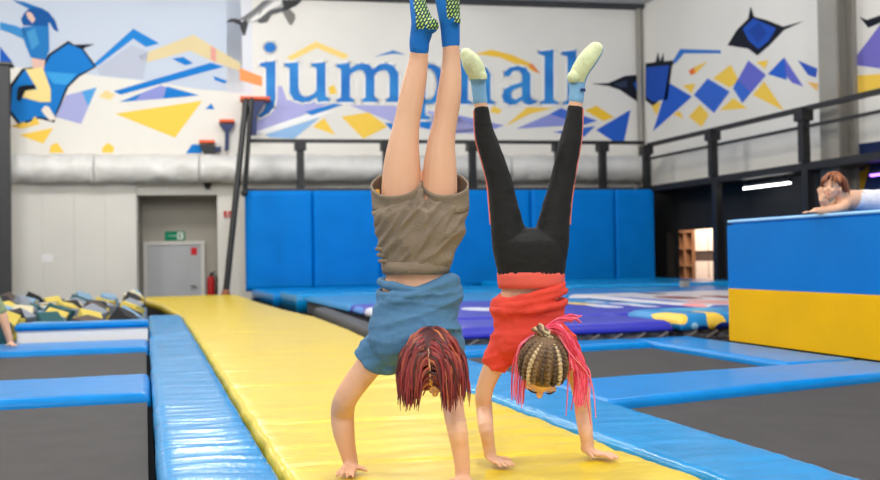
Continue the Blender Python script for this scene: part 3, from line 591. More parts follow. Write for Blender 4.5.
# ---- foam block
o = thing('foam_block', 'huge foam block, blue above and yellow below', 'block')
zm = PX(760, 289.5, 4.97).z; zt = 1.07
def blk(name, z0, z1, m, bv):
    bm = bmesh.new(); box(bm, (6.17, 5.33, (z0 + z1) / 2), (2.46, 4.96, z1 - z0))
    es = [e for e in bm.edges if abs(e.verts[0].co.z - e.verts[1].co.z) > .1 or (bv and min(e.verts[0].co.z, e.verts[1].co.z) > z1 - .01)]
    bmesh.ops.bevel(bm, geom=es, offset=.05, segments=4, affect='EDGES')
    mesh_obj(name, bm, m, o, False)
blk('lower_cover', .004, zm, M_YBLOCK, False); blk('upper_cover', zm, zt, M_BBLOCK, True)
bm = bmesh.new(); tube(bm, [(4.952, 2.9, zt - .02), (4.952, 7.75, zt - .02)], [.014, .014], n=8); mesh_obj('piping', bm, mat('pale_blue_piping', sr(150, 200, 236), .3), o, True)
bm = bmesh.new(); ybox(bm, 4.98, 7.3, 3, 7.7, -.148, .003); mesh_obj('plinth', bm, M_BLACK, o); rebase(o)

# ---- foam pit
o = thing('pit_barrier', 'white board with blue padded ledge enclosing the foam pit', 'barrier')
xl = G(17, 343).x
bm = bmesh.new(); ybox(bm, xl, .02, 10.6, 10.68, ZB, .115); mesh_obj('board', bm, mat('white_board', sr(240, 232, 222), .5), o)
pad('ledge', rect(xl - .02, .03, 10.58, 10.95), .116, .18, 30, 10, M_BLUE, .03, .003, (4, 4), parent=o); rebase(o)
bm = bmesh.new(); ybox(bm, -2.9, .02, 10.98, 19.5, ZB, -.08); struct(mesh_obj('floor_pit', bm, mat('pit_liner', sr(96, 120, 150), .8)))
CUBE = {'yellow': sr(206, 184, 84), 'black': sr(34, 34, 38), 'pale blue': sr(128, 160, 186), 'grey': sr(134, 140, 152), 'teal': sr(36, 84, 90), 'cream': sr(206, 196, 164), 'brown': sr(84, 72, 66)}
cm = {}
for k, c in CUBE.items():
    bm = bmesh.new(); box(bm, (0, 0, 0), (.24, .24, .24), bev=.02); me = bpy.data.meshes.new('foam_cube'); bm.to_mesh(me); bm.free(); me.materials.append(mat('foam_' + k.replace(' ', '_'), c, .9)); cm[k] = me
rc = random.Random(21)
for j in range(18):
    for i in range(7):
        x = -.2 - i * .42 + rc.uniform(-.03, .03); y = 11.25 + j * .44 + rc.uniform(-.03, .03)
        k = rc.choice(['yellow', 'yellow', 'black', 'pale blue', 'pale blue', 'grey', 'teal', 'cream', 'brown', 'grey', 'black'])
        c = bpy.data.objects.new('foam_cube', cm[k]); COL.objects.link(c)
        tilt = rc.random() < .6
        c.rotation_euler = (rc.uniform(.2, .6) if tilt else 0, rc.uniform(-.4, .4) if tilt else 0, rc.uniform(0, 1.5))
        R = c.rotation_euler.to_matrix(); h = sum(abs(R[2][q]) for q in range(3)) * .12
        c.location = (x, y, h - .079)
        tag(c, k + ' foam cube lying loose in the foam pit', 'foam cube', k + ' foam cubes in the pit')

# ---- airbags and platforms between runway and padded wall
def print_mat(name, base, prints, rough=.35):
    """vinyl with printed blobs: each print is a centre, radii and colour in place"""
    m = bpy.data.materials.new(name); m.use_nodes = True; nt = m.node_tree; b = nt.nodes['Principled BSDF']; b.inputs['Roughness'].default_value = rough; b.inputs['Specular IOR Level'].default_value = .35
    tc = nt.nodes.new('ShaderNodeTexCoord'); cur = None
    nz = nt.nodes.new('ShaderNodeTexNoise'); nz.inputs['Scale'].default_value = 1.6; nt.links.new(tc.outputs['Object'], nz.inputs['Vector'])
    for c, r, rgb in prints:
        mp = nt.nodes.new('ShaderNodeMapping'); mp.vector_type = 'TEXTURE'; mp.inputs['Location'].default_value = c; mp.inputs['Scale'].default_value = r; nt.links.new(tc.outputs['Object'], mp.inputs[0])
        ln = nt.nodes.new('ShaderNodeVectorMath'); ln.operation = 'LENGTH'; nt.links.new(mp.outputs[0], ln.inputs[0])
        ad = nt.nodes.new('ShaderNodeMath'); ad.operation = 'MULTIPLY_ADD'; ad.inputs[1].default_value = .5; nt.links.new(nz.outputs[0], ad.inputs[0]); nt.links.new(ln.outputs['Value'], ad.inputs[2])
        lt = nt.nodes.new('ShaderNodeMath'); lt.operation = 'LESS_THAN'; lt.inputs[1].default_value = 1.25; nt.links.new(ad.outputs[0], lt.inputs[0])
        mx = nt.nodes.new('ShaderNodeMix'); mx.data_type = 'RGBA'; mx.inputs[6].default_value = (*sr(*base), 1); mx.inputs[7].default_value = (*sr(*rgb), 1); nt.links.new(lt.outputs[0], mx.inputs[0])
        if cur: nt.links.new(cur, mx.inputs[6])
        cur = mx.outputs[2]
    if cur: nt.links.new(cur, b.inputs['Base Color'])
    else: b.inputs['Base Color'].default_value = (*sr(*base), 1)
    return m
def pr(px, py, rx, ry, rgb, z):      # a print seen at a pixel on the level z, rx and ry its half size in pixels
    c = G(px, py, z); d = (c - CAM).length; e = G(px, py + ry, z); return ((c.x, c.y, z), (max(.03, rx * d / F), max(.05, (c - e).length), .5), rgb)
def prf(px, py, r, rgb, Y):          # a disc seen on a front face at y = Y
    q = ray(px, py); c = CAM + q * (Y / q.y); return (tuple(c), (r * Y * 1.1 / F, .6, r * Y * 1.1 / F), rgb)
def airbag(label, x0, x1, y0, y1, zt, m, rnd=.1):
    o = thing('airbag', label, 'airbag')
    pad('cushion', rect(x0, x1, y0, y1), .05, zt, 24, 24, m, rnd, .006, (2, 2), parent=o)
    bm = bmesh.new(); ybox(bm, x0 + .04, x1 - .04, y0 + .02, y1 - .02, ZB, .049); mesh_obj('skirt', bm, mat('black_net', sr(34, 34, 38), .8, 14, .8, col2=sr(96, 96, 104), stretch=(1, 1, 3)), o)
    for k in range(9):   # light webbing straps crossing the net
        x = x0 + (x1 - x0) * (k + .5) / 9; bm = bmesh.new(); bar(bm, (x - .06, y0 + .012, -.03), (x + .06, y0 + .012, .04), .02, .02); mesh_obj('strap', bm, mat('grey_webbing', sr(118, 112, 112), .8), o)
    rebase(o); return o
WHT = (220, 222, 236); PRP = (52, 54, 176); SKY = (28, 132, 196); YLW = (240, 200, 70); NVY = (24, 50, 140); RED = (130, 32, 44); PNK = (226, 140, 140)
airbag('purple blue airbag with white stripes behind the small trampoline', 2.66, 4.78, 8.45, 9.6, .15, print_mat('violet_print_vinyl', PRP, [
    pr(486, 314, 15, 2.6, WHT, .15), pr(472, 318, 10, 1.6, (90, 110, 220), .15), pr(627, 312, 3.5, 4, WHT, .15), pr(636, 311.5, 3.5, 4, WHT, .15), pr(648, 310, 5, 4, WHT, .15), pr(604, 314, 9, 1.8, (90, 110, 220), .15)]))
airbag('wide purple airbag with white, sky blue and yellow print', 2.66, 6.2, 9.7, 13.4, .16, print_mat('mixed_print_vinyl', PRP, [
    pr(352, 306, 9, 1.6, (90, 150, 230), .16), pr(372, 309, 12, 2.2, WHT, .16), pr(380, 315, 14, 2.0, WHT, .16), pr(480, 309, 18, 2, WHT, .16), pr(600, 300, 45, 5.5, SKY, .16), pr(577, 303.5, 11, 2.2, YLW, .16), pr(604, 306, 11, 1.8, WHT, .16), pr(588, 298.5, 8, 1.2, NVY, .16), pr(612, 301, 10, 1.2, NVY, .16), pr(625, 304, 9, 1.6, WHT, .16), pr(596, 302, 6, 1, WHT, .16), pr(574, 297.5, 9, 1, WHT, .16), pr(634, 298, 6, 1.6, NVY, .16), pr(645, 306, 9, 1.4, WHT, .16)]))
airbag('sky blue airbag with yellow discs beside the foam block', 4.86, 6.9, 8.45, 9.6, .2, print_mat('sky_print_vinyl', SKY, [
    pr(690, 309, 30, 1.6, (70, 170, 215), .2), prf(714, 322, 11, YLW, 8.5), prf(679, 316, 9, YLW, 8.5), prf(722, 335, 14, NVY, 8.5), prf(700, 335, 10, NVY, 8.5), prf(692, 326, 4, (150, 200, 230), 8.5)]), .13)
airbag('white airbag with dark red and pink print', 6.3, 10.6, 9.7, 14.4, .17, print_mat('white_print_vinyl', (206, 202, 208), [
    pr(678, 297.5, 15, 1.8, RED, .17), pr(726, 297, 12, 2, RED, .17), pr(714, 302, 18, 2, PNK, .17), pr(646, 299, 7, 4, (40, 90, 190), .17), pr(652, 293.5, 10, 1, (60, 60, 90), .17), pr(730, 306, 14, 1.6, (90, 70, 160), .17), pr(690, 304, 10, 1.3, PNK, .17)]))
airbag('sky blue airbag behind the wide purple airbag', 2.66, 6.2, 13.5, 17.4, .14, print_mat('far_sky_vinyl', SKY, [pr(400, 296, 20, 1, WHT, .14), pr(520, 294, 30, 1, (60, 160, 210), .14), pr(585, 292, 12, 1, NVY, .14)]))
airbag('sky blue airbag behind the white airbag', 6.3, 10.6, 14.5, 17.4, .15, print_mat('far_azure_vinyl', (20, 120, 196), [pr(640, 289, 30, 1, (60, 160, 210), .15)]))
# charcoal pad along the runway edge
tag(pad('charcoal_pad', quadfn(G(376, 339), G(398, 331, .06), G(326, 306.5, .06), G(313.5, 312)), ZB, .06, 10, 60, M_GREYPAD, .07, .006, (3, 3), seed=31), 'charcoal pad along the far right edge of the runway', 'pad')
# platforms near the padded wall
for lab, q, z in (('blue landing pad at the foot of the padded wall beside the runway', [G(262, 300, .1), G(420, 300, .1), G(420, 290, .1), G(262, 290, .1)], .1),):
    pass
tag(pad('landing_pad', quadfn((2.55, 17.6), (7.6, 17.6), (7.6, 19.9), (2.55, 19.9)), ZB, .16, 40, 16, M_BLUE_L, .08, .006, (2, 2)), 'pale blue landing pad behind the purple airbag', 'pad')
tag(pad('landing_pad', quadfn((2.45, 20.1), (7.6, 20.1), (7.6, 23.8), (2.45, 24.35)), ZB, .1, 40, 16, M_BLUE, .08, .006, (2, 2), seed=4), 'blue landing pad at the foot of the padded wall', 'pad')
tag(pad('landing_pad', quadfn((7.75, 17.6), (12.2, 17.6), (12.2, 22.2), (7.75, 22.8)), ZB, .2, 40, 16, M_BLUE_L, .08, .006, (2, 2), seed=6), 'bright blue landing pad in front of the dark underpass', 'pad')
bm = bmesh.new(); ybox(bm, 9.4, 12.4, 11.0, 24.0, ZF, -.151); struct(mesh_obj('floor_platform_extension', bm, M_BLACK))
o = thing('junction_box', 'small grey box standing on the bright blue landing pad', 'box'); c = G(684.5, 287, .2)
bm = bmesh.new(); box(bm, c + UP * .05, (.13, .12, .11), bev=.012); mesh_obj('body', bm, mat('grey_plastic', sr(150, 146, 136), .5), o)
bm = bmesh.new(); box(bm, c + UP * .112, (.1, .1, .02)); mesh_obj('lid', bm, M_BLACK, o); rebase(o)

# ================================================================== PEOPLE
TOCAM = -VH
def limb(bm, L, side=None, flat=1.0, k=4, n=16, grow=1.0, cap=True, capk=1.0):
    tube(bm, [D(x, y, d) for x, y, w, d in L], [(w / 2 * d / F * grow, w / 2 * d / F * grow * flat) for x, y, w, d in L], side=side, n=n, k=k, cap=cap, capk=capk)
def hand(bm, wrist, fdir, thumb, s=1.0, ground=True, nrm=UP, curl=0.0, spread=.16):
    """palm with five unequal bent fingers; thumb leaves the side of the palm"""
    f = Vector(fdir).normalized(); t = Vector(thumb); t = (t - f * t.dot(f)).normalized(); n_ = Vector(nrm)
    w = Vector(wrist)
    P = lambda a, b, c: w + f * a * s + t * b * s + n_ * c * s
    tube(bm, [P(-.012, 0, .012), P(.01, 0, .004), P(.038, 0, -.002), P(.066, 0, -.007)], [(.019 * s, .017 * s), (.026 * s, .015 * s), (.031 * s, .0125 * s), (.031 * s, .0095 * s)], side=t, n=14)
    for off, L, sp in ((.0235, .056, .9), (.0085, .063, .3), (-.0075, .059, -.3), (-.0225, .047, -1)):
        d = (f + t * spread * sp).normalized(); b = P(.062, off, -.006)
        q1 = b + d * L * .4 * s + n_ * (.003 - curl * .008) * s; q2 = b + d * L * .75 * s + n_ * (-.003 - curl * .03) * s; q3 = b + d * L * (1 - .2 * curl) * s + n_ * (-.007 - curl * .05) * s
        tube(bm, [b - d * .012 * s, b, q1, q2, q3], [.0085 * s, .0085 * s, .0078 * s, .007 * s, .0058 * s], n=9, k=3)
    a = P(.016, .022, -.002); d = (f * .62 + t * .8).normalized()
    tube(bm, [a - d * .012 * s, a + d * .012 * s, a + d * .034 * s + n_ * .001, a + d * .056 * s - n_ * .004 * s], [.0115 * s, .0105 * s, .0088 * s, .0065 * s], n=9, k=3)
def head_R(face, crown):
    c = Vector(crown).normalized(); f = Vector(face); f = (f - c * f.dot(c)).normalized(); return Matrix((f.cross(c), f, c)).transposed()
def head(bm, c, R, s):
    E = lambda p, q, u=18, v=12: ellipsoid(bm, Vector(c) + R @ (Vector(p) * s), R, [x * s for x in q], u, v)
    E((0, -.012, .022), (.074, .09, .082)); E((0, .028, -.03), (.059, .06, .072)); E((0, .044, -.083), (.032, .034, .026)); E((0, .09, -.022), (.0095, .014, .02)); E((0, .098, -.032), (.012, .012, .009))
    for x in (-1, 1): E((x * .073, -.004, -.02), (.009, .02, .03)); E((x * .034, .066, -.036), (.02, .02, .02)); E((x * .03, .074, .018), (.022, .012, .008))
    E((0, .086, -.058), (.018, .009, .006)); E((0, .084, -.067), (.015, .009, .005))
M_EYE = mat('eye_white', sr(196, 186, 180), .5); M_IRIS = mat('dark_iris', sr(44, 32, 26), .5); M_LIP = mat('lip', sr(196, 104, 96), .45)
def face(o, c, R, s, lids=False):
    for x in (-1, 1):
        bm = bmesh.new(); ellipsoid(bm, Vector(c) + R @ (Vector((x * .03, .074, .003)) * s), R, [.0125 * s, .01 * s, .0085 * s], 12, 8); e = mesh_obj('eye', bm, M_EYE, o, True)
        bm = bmesh.new(); ellipsoid(bm, Vector(c) + R @ (Vector((x * .03, .0815, .002)) * s), R, [.0075 * s, .0046 * s, .0075 * s], 10, 6); mesh_obj('iris', bm, M_IRIS, e, True)
        bm = bmesh.new(); tube(bm, [Vector(c) + R @ (Vector(p) * s) for p in ((x * .016, .088, .02), (x * .03, .088, .026), (x * .046, .078, .02))], [.002 * s, .003 * s, .0015 * s], n=6); mesh_obj('eyebrow', bm, M_IRIS, o, True)
    bm = bmesh.new(); tube(bm, [Vector(c) + R @ (Vector(p) * s) for p in ((-.02, .088, -.06), (0, .0955, -.0625), (.02, .088, -.06))], [(.001 * s, .001 * s), (.005 * s, .004 * s), (.001 * s, .001 * s)], n=8); mesh_obj('lips', bm, M_LIP, o, True)
def cloth_noise(amp, dirv, s1=9, s2=34, seed=0):
    d = Vector(dirv).normalized(); e = d.orthogonal(); g = d.cross(e)
    def f(p):
        q = Vector((p.dot(d) * s1, p.dot(e) * s2 * .5, p.dot(g) * s2 * .5)) + Vector((seed, seed, 0))
        w = noise.noise(q); return amp * (w + .6 * noise.noise(q * 2.1) - .25)
    return f
def tee_folds(amp, seed):
    def f(p):
        x, y = px_of(p), py_of(p); u = (y * .9 + x * .25); v = x
        r = 1 - abs(noise.noise(Vector((u * .075, v * .02, p.y * 2 + seed)))) * 2.2
        return amp * (r - .45) + amp * .4 * noise.noise(Vector((x * .12, y * .16, seed)))
    return f
def shell(name, rings, m, parent, thick=.004):
    """open cloth tube with thickness from rings of points"""
    bm = bmesh.new(); n = len(rings[0]); R = []
    for r in rings: R.append([bm.verts.new(p) for p in r])
    for a, b in zip(R, R[1:]):
        for j in range(n): bm.faces.new((a[j], a[(j + 1) % n], b[(j + 1) % n], b[j]))
    bmesh.ops.recalc_face_normals(bm, faces=bm.faces); bm.normal_update()
    bmesh.ops.solidify(bm, geom=bm.faces[:], thickness=thick); bmesh.ops.recalc_face_normals(bm, faces=bm.faces)
    return mesh_obj(name, bm, m, parent, True)
def ring_at(c, nrm, side, ra, rb, n=28, wob=0, seed=0):
    nrm = Vector(nrm).normalized(); s = Vector(side); s = (s - nrm * s.dot(nrm)).normalized(); o_ = nrm.cross(s)
    return [Vector(c) + s * (ra * (1 + wob * noise.noise(Vector((math.cos(a) * 1.7, math.sin(a) * 1.7, seed)))) * math.cos(a)) + o_ * (rb * (1 + wob * noise.noise(Vector((math.cos(a) * 1.7, math.sin(a) * 1.7, seed + 4)))) * math.sin(a)) for a in [2 * math.pi * i / n for i in range(n)]]
def sole(name, sock, soledir, thr, keep, m, off=.0018):
    d = Vector(soledir).normalized(); me = sock.data; bm = bmesh.new(); bm.from_mesh(me)
    kill = [f for f in bm.faces if f.normal.dot(d) < thr or not keep(f.calc_center_median())]
    bmesh.ops.delete(bm, geom=kill, context='FACES'); bm.normal_update()
    for v in bm.verts: v.co += v.normal * off
    return mesh_obj(name, bm, m, sock, True)
def py_of(p):
    c = MROT.transposed() @ (Vector(p) - CAM); return 240 - F * c.y / -c.z
def px_of(p):
    c = MROT.transposed() @ (Vector(p) - CAM); return 440 + F * c.x / -c.z
def strands(name, paths, m, parent, n=5, k=3):
    bm = bmesh.new(); tones = []
    for pts, rad, tone in paths:
        a = len(bm.verts); tube(bm, pts, rad, n=n, k=k, cap=False); tones += [tone] * (len(bm.verts) - a)
    o = mesh_obj(name, bm, m, parent, True); at = o.data.attributes.new('tone', 'FLOAT', 'POINT'); at.data.foreach_set('value', tones); return o

M_TEE = mat('steel_blue_jersey', sr(80, 126, 164), .85, 7, .12, .25, 160)
M_SHORT = mat('khaki_cotton', sr(138, 122, 104), .85, 9, .10, .3, 120)
M_SOCK = mat('royal_blue_sock', sr(0, 112, 200), .8, 20, .1, .3, 200)
M_RED = mat('red_jersey', sr(228, 68, 50), .85, 7, .1, .25, 160)
M_CORAL = mat('coral_jersey', sr(236, 98, 84), .85, 7, .1, .25, 160)
M_LEG = mat('black_leggings', sr(10, 10, 11), .8, 9, .2, .2, 120)
M_SOCKB = mat('pale_blue_sock', sr(128, 178, 218), .85, 20, .1, .3, 200)
M_SOLEB = mat('pale_lime_sole', sr(222, 230, 184), .8, 60, .10, .3, 160)
def grip_mat():
    m = bpy.data.materials.new('lime_grip_print'); m.use_nodes = True; nt = m.node_tree; b = nt.nodes['Principled BSDF']
    tc = nt.nodes.new('ShaderNodeTexCoord'); mp = nt.nodes.new('ShaderNodeMapping'); mp.inputs['Rotation'].default_value = (math.radians(90), math.radians(38), 0); mp.inputs['Scale'].default_value = (22, 22, 22)
    br = nt.nodes.new('ShaderNodeTexBrick'); br.inputs['Color1'].default_value = (*sr(168, 220, 76), 1); br.inputs['Color2'].default_value = (*sr(206, 236, 140), 1); br.inputs['Mortar'].default_value = (*sr(12, 40, 60), 1)
    br.inputs['Scale'].default_value = 1.6; br.inputs['Mortar Size'].default_value = .1; br.inputs['Brick Width'].default_value = .62; br.inputs['Row Height'].default_value = .34
    mp.inputs['Rotation'].default_value = (math.radians(90), 0, 0); m2 = nt.nodes.new('ShaderNodeMapping'); m2.inputs['Rotation'].default_value = (0, 0, math.radians(58))
    nt.links.new(tc.outputs['Object'], mp.inputs[0]); nt.links.new(mp.outputs[0], m2.inputs[0]); nt.links.new(m2.outputs[0], br.inputs[0]); nt.links.new(br.outputs[0], b.inputs['Base Color']); b.inputs['Roughness'].default_value = .5
    return m

# ---------------------------------------------------------------- child in khaki shorts
A = thing('person', 'child in blue tee and khaki shorts doing a handstand on runway', 'person')
da = 3.52
lw1, lw2 = G(351, 463.5, .035), G(462.5, 476, .035)
bm = bmesh.new()
LL_ = [(405, 240, 40, da), (403, 222, 42, da), (401, 195, 40, da), (402, 165, 37, da), (403.5, 145, 31.5, da), (407, 122, 26, da), (411, 100, 25.5, da), (415, 80, 23.5, da), (418.2, 62, 20, da), (419.3, 48, 18, da - .01), (420, 38, 16.5, da - .02)]
RL_ = [(429, 240, 40, da), (434, 222, 40, da), (439, 195, 37, da), (440, 165, 33.5, da), (441, 145, 28.5, da), (445, 122, 24.5, da), (448.5, 100, 25, da), (450.5, 80, 22.5, da), (451.3, 62, 19, da), (451, 46, 17, da - .01), (450.5, 36, 15.5, da - .02)]
limb(bm, LL_); limb(bm, RL_)
limb(bm, [(420, 228, 70, da), (418, 245, 74, da), (417, 262, 66, da), (417, 278, 63, da), (416, 296, 70, da), (415, 318, 80, da - .02), (415, 334, 74, da - .03), (418, 343, 46, da - .04)], side=UH, flat=.6, capk=.3)
# arms
d1 = (lw1 - CAM).dot(MROT @ Vector((0, 0, -1))); d2 = (lw2 - CAM).dot(MROT @ Vector((0, 0, -1)))
limb(bm, [(400, 333, 34, da - .02), (386, 346, 30, da), (372, 362, 27.5, da + .01), (358, 380, 25.5, da + .02), (346, 398, 24, da + .03), (342.5, 412, 24, d1), (343.5, 430, 22.5, d1), (347, 448, 18, d1), (350, 460, 15.5, d1), (351, 466, 15, d1 - .01)], capk=.25)
limb(bm, [(440, 338, 32, da - .02), (447, 352, 28, da), (450, 372, 25, da), (452, 392, 23, da), (453.5, 410, 21.5, da - .02), (457, 428, 21, d2), (460, 446, 18.5, d2), (462, 462, 16, d2), (462.5, 475, 15.5, d2)], capk=.25)
hand(bm, lw1 + UP * -.008, TOCAM * 1.0 - UH * .12, UH, 1.0); hand(bm, lw2 + UP * -.008, TOCAM * 1.0 + UH * .1, -UH, 1.0)
hcA = D(433, 362, 3.40); RA = head_R(-UP + TOCAM * .22 + UH * .05, TOCAM + UP * .2)
tube(bm, [D(418, 338, da - .03), D(424, 345, da - .05), hcA + RA @ Vector((0, -.03, -.05))], [.05, .043, .045], n=14)
head(bm, hcA, RA, 1.06)
fuse('body', bm, .0045, M_SKIN, A, 3); face(A, hcA, RA, 1.06)
# tee
bm = bmesh.new()
limb(bm, [(418.5, 286, 76, da), (420, 292, 86, da), (419, 300, 84, da), (416, 315, 86, da - .01), (415, 330, 92, da - .02), (416, 342, 92, da - .03), (420, 352, 64, da - .04)], side=UH, flat=.74, n=24, capk=.15)
limb(bm, [(402, 332, 42, da - .02), (390, 341, 42, da), (379, 350, 38, da), (369, 362, 34, da + .01)], n=18, capk=.15); limb(bm, [(392, 345, 36, da), (390, 358, 28, da), (388, 364, 22, da)], n=16)
limb(bm, [(438, 336, 40, da - .02), (446, 346, 38, da), (450, 364, 32, da)], n=18, capk=.15)
for i, (x0, y0, w0, tl) in enumerate(((418.5, 285, 77, .10), (420, 291, 85, -.04), (419.5, 298, 84, .08))):
    rg = ring_at(D(x0, y0, da), UP + UH * tl + TOCAM * .12, UH, w0 / 2 * da / F * .97, w0 / 2 * da / F * .72, 24, .06, i); tube(bm, rg + [rg[0]], [.013] * 25, n=8, k=2)
fuse('t_shirt', bm, .005, M_TEE, A, 3, tee_folds(.009, 3))
# shorts
def short_folds(p):
    x, y = px_of(p), py_of(p); u = (x - 428) * .8 + (y - 200) * .6; v = (y - 200) * .8 - (x - 428) * .6
    r = 1 - abs(noise.noise(Vector((u * .085, v * .022, p.y * 3)))) * 2.2; r2 = noise.noise(Vector((u * .16, v * .05, p.y * 6 + 4)))
    k = min(1, max(0, (268 - y) / 14)); crease = -.016 * math.exp(-((x - 428 - (y - 200) * .12) / 3.2) ** 2) * min(1, max(0, (236 - y) / 30))
    return k * (.017 * (r - .55) + .007 * r2) + crease
bm = bmesh.new()
limb(bm, [(416, 272, 64, da), (416.5, 264, 67, da), (418, 252, 77, da), (419, 238, 85, da), (420, 222, 90, da), (421, 210, 84, da)], side=UH, flat=.74, n=32, capk=.12)
limb(bm, [(406, 238, 48, da), (401, 220, 53, da), (398, 206, 52, da)], n=28, capk=.08); limb(bm, [(432, 238, 48, da), (440, 220, 51, da), (445, 206, 48, da)], n=28, capk=.08)
limb(bm, [(423, 225, 40, da - .02), (424, 206, 30, da - .03), (424, 194, 18, da - .03)], n=18, capk=.5)
fuse('shorts', bm, .0055, M_SHORT, A, 3, short_folds)
for (x, y, w, tl, sd, lean) in ((397.5, 189, 52, .62, 1, -.08), (445.2, 190, 48, .6, 5, .03)):
    c = D(x, y, da); nr = UP + TOCAM * tl + UH * lean; r = w / 2 * da / F; nr.normalize(); n2 = (UP + TOCAM * .15).normalized()
    shell('cuff', [ring_at(c - UP * .075, n2, UH, r * .97, r * .97, 40, .03, sd), ring_at(c - UP * .045, (nr + n2).normalized(), UH, r * 1.0, r * 1.0, 40, .05, sd + .5), ring_at(c - nr * .012, nr, UH, r * 1.02, r * 1.05, 40, .06, sd + 1), ring_at(c + nr * .012, nr, UH, r * 1.0, r * 1.07, 40, .06, sd + 1.2), ring_at(c + nr * .024, nr, UH, r * .985, r * 1.07, 40, .06, sd + 1.3)], M_SHORT, A, .006)
bm = bmesh.new(); rg = [D(416, y, da) for y in (274, 268, 262)]
shell('waistband', [ring_at(c, UP, UH, r, r * .74, 40, .03, 2) for c, r in zip(rg, (.116, .121, .122))], M_SHORT, A, .006); bm.free()
for k in range(3):
    bm = bmesh.new(); p = D(377 + k * 1.5, 249 + k * 6, da - .03); tube(bm, [p, p + UH * .02 + TOCAM * .01, p + UH * .045 + TOCAM * .012], [.007, .009, .005], n=8); mesh_obj('pocket_fold', bm, M_SHORT, A, True)
bm = bmesh.new(); p = D(377.5, 196, da - .03); box(bm, p, (.014, .01, .045), bev=.003); mesh_obj('side_label', bm, mat('amber_tab', sr(226, 160, 40), .6), A)
# socks
M_GRIP = grip_mat()
for nm, L, heel, sd, lim in (('l', [(419.3, 49, 19.8, da - .01), (419.5, 41, 20.5, da - .015), (421.5, 32, 22.5, da - .02), (422, 23, 22, da - .03), (419, 11, 18, da - .02), (416.5, -2, 15, da - .0), (415, -12, 11, da + .02)], (430.5, 26, 7.8), UH * .7 + TOCAM * .7, 29), ('r', [(450.8, 44, 18.4, da - .01), (450.5, 36, 19, da - .015), (450, 26, 20, da - .02), (448.8, 14, 22, da - .03), (447.2, 0, 24, da - .03), (445.8, -12, 22.5, da - .03), (444.5, -21, 14, da - .03)], (455, 21, 5.5), UH * .92 + TOCAM * .35, 23)):
    bm = bmesh.new(); limb(bm, L, n=20); ellipsoid(bm, D(heel[0], heel[1], da - .05), Matrix.Identity(3), [heel[2] * da / F] * 3)
    so = fuse('sock', bm, .004, M_SOCK, A, 10); sole('sole_grip', so, sd, .22, lambda p, lim=lim: py_of(p) < lim, M_GRIP)
# hair
g = -UP; paths = []; rh = random.Random(4); ex = Vector((.083, .1, .094)) * 1.03
cH = hcA + RA @ Vector((0, -.012, .02)); inv = RA.transposed()
for i in range(330):
    t = rh.random(); sgn = rh.choice((-1, 1)); ph = math.radians(-75 + 150 * t); lat = abs(rh.gauss(0, .35))
    if rh.random() < .35: lat = rh.uniform(.3, 1.25)
    nl = Vector((sgn * math.sin(lat) + .12, math.sin(ph) * math.cos(lat), math.cos(ph) * math.cos(lat))).normalized()
    p = cH + RA @ Vector((nl.x * ex.x, nl.y * ex.y, nl.z * ex.z)); d = (RA @ Vector((sgn, -.1, .25))).normalized(); pts = [p]; L = rh.uniform(.15, .235); wv = rh.uniform(-1, 1); zend = D(433, rh.triangular(370, 407, 394), 3.4).z
    for q in range(26):
        d = (d * .74 + g * .34 + RA @ Vector((0, 0, .03)) + UH * .11 * wv * math.sin(q * .45 + i)).normalized(); p = p + d * .0105; l = inv @ (p - cH); e = math.sqrt((l.x / ex.x) ** 2 + (l.y / ex.y) ** 2 + (l.z / ex.z) ** 2); lim = 1.0 + .07 * ((i * 37) % 10) / 10
        if e < lim: p = cH + RA @ (l * (lim / e))
        pts.append(p)
        if p.z < zend: break
    m_ = len(pts)
    if m_ < 4: continue
    w0 = rh.uniform(.0035, .007); paths.append((pts[::2] + [pts[-1]], [w0 * (1 - .95 * (j / max(1, len(pts[::2]))) ** 1.6) for j in range(len(pts[::2]) + 1)], min(1, max(0, rh.gauss(.45, .25)))))
M_HAIRA = attr_mat('burgundy_hair', [(0, sr(70, 28, 22)), (.35, sr(118, 36, 34)), (.65, sr(152, 48, 48)), (.85, sr(176, 84, 48)), (1, sr(204, 116, 66))], .34)
hs = strands('hair', paths, M_HAIRA, A)
bm = bmesh.new(); ellipsoid(bm, cH + RA @ Vector((0, -.012, .004)), RA, (ex.x * .985, ex.y * .94, ex.z * .985), 24, 16); mesh_obj('hair_cap', bm, mat('dark_red_hair', sr(78, 26, 26), .5, 40, .3), hs, True)
bm = bmesh.new(); tube(bm, [cH + RA @ Vector((.012, ex.y * math.sin(a) * 1.0, ex.z * math.cos(a) * 1.0)) for a in [math.radians(-45 + 12 * q) for q in range(9)]], [.0035] * 9, n=6); mesh_obj('parting', bm, M_SKIN, hs, True)
rebase(A)

# ---------------------------------------------------------------- child in black leggings
B = thing('person', 'child in red tee and black leggings doing a handstand on runway', 'person')
db = 3.86
w1, w2 = G(490, 456, .035), G(587.5, 449.5, .035); fw = MROT @ Vector((0, 0, -1)); e1 = (w1 - CAM).dot(fw); e2 = (w2 - CAM).dot(fw)
LLb = [(514, 262, 38, db), (510, 240, 37, db), (507, 224, 33, db), (503.5, 205, 29, db), (499.5, 182, 25.5, db), (493, 160, 23.5, db), (486.7, 141, 21.5, db), (483.3, 125, 18, db), (481.7, 111, 15.5, db)]
RLb = [(547, 262, 38, db), (551, 240, 37, db), (553.5, 224, 33, db), (557, 205, 28.5, db), (562, 182, 24.5, db), (566.5, 160, 23, db), (570.3, 141, 22, db), (573.3, 125, 18.5, db), (575, 109, 15.8, db)]
PVb = [(531, 279, 66, db), (531, 265, 70, db), (531, 250, 71, db), (531, 240, 66, db), (531, 232, 40, db)]
bm = bmesh.new()
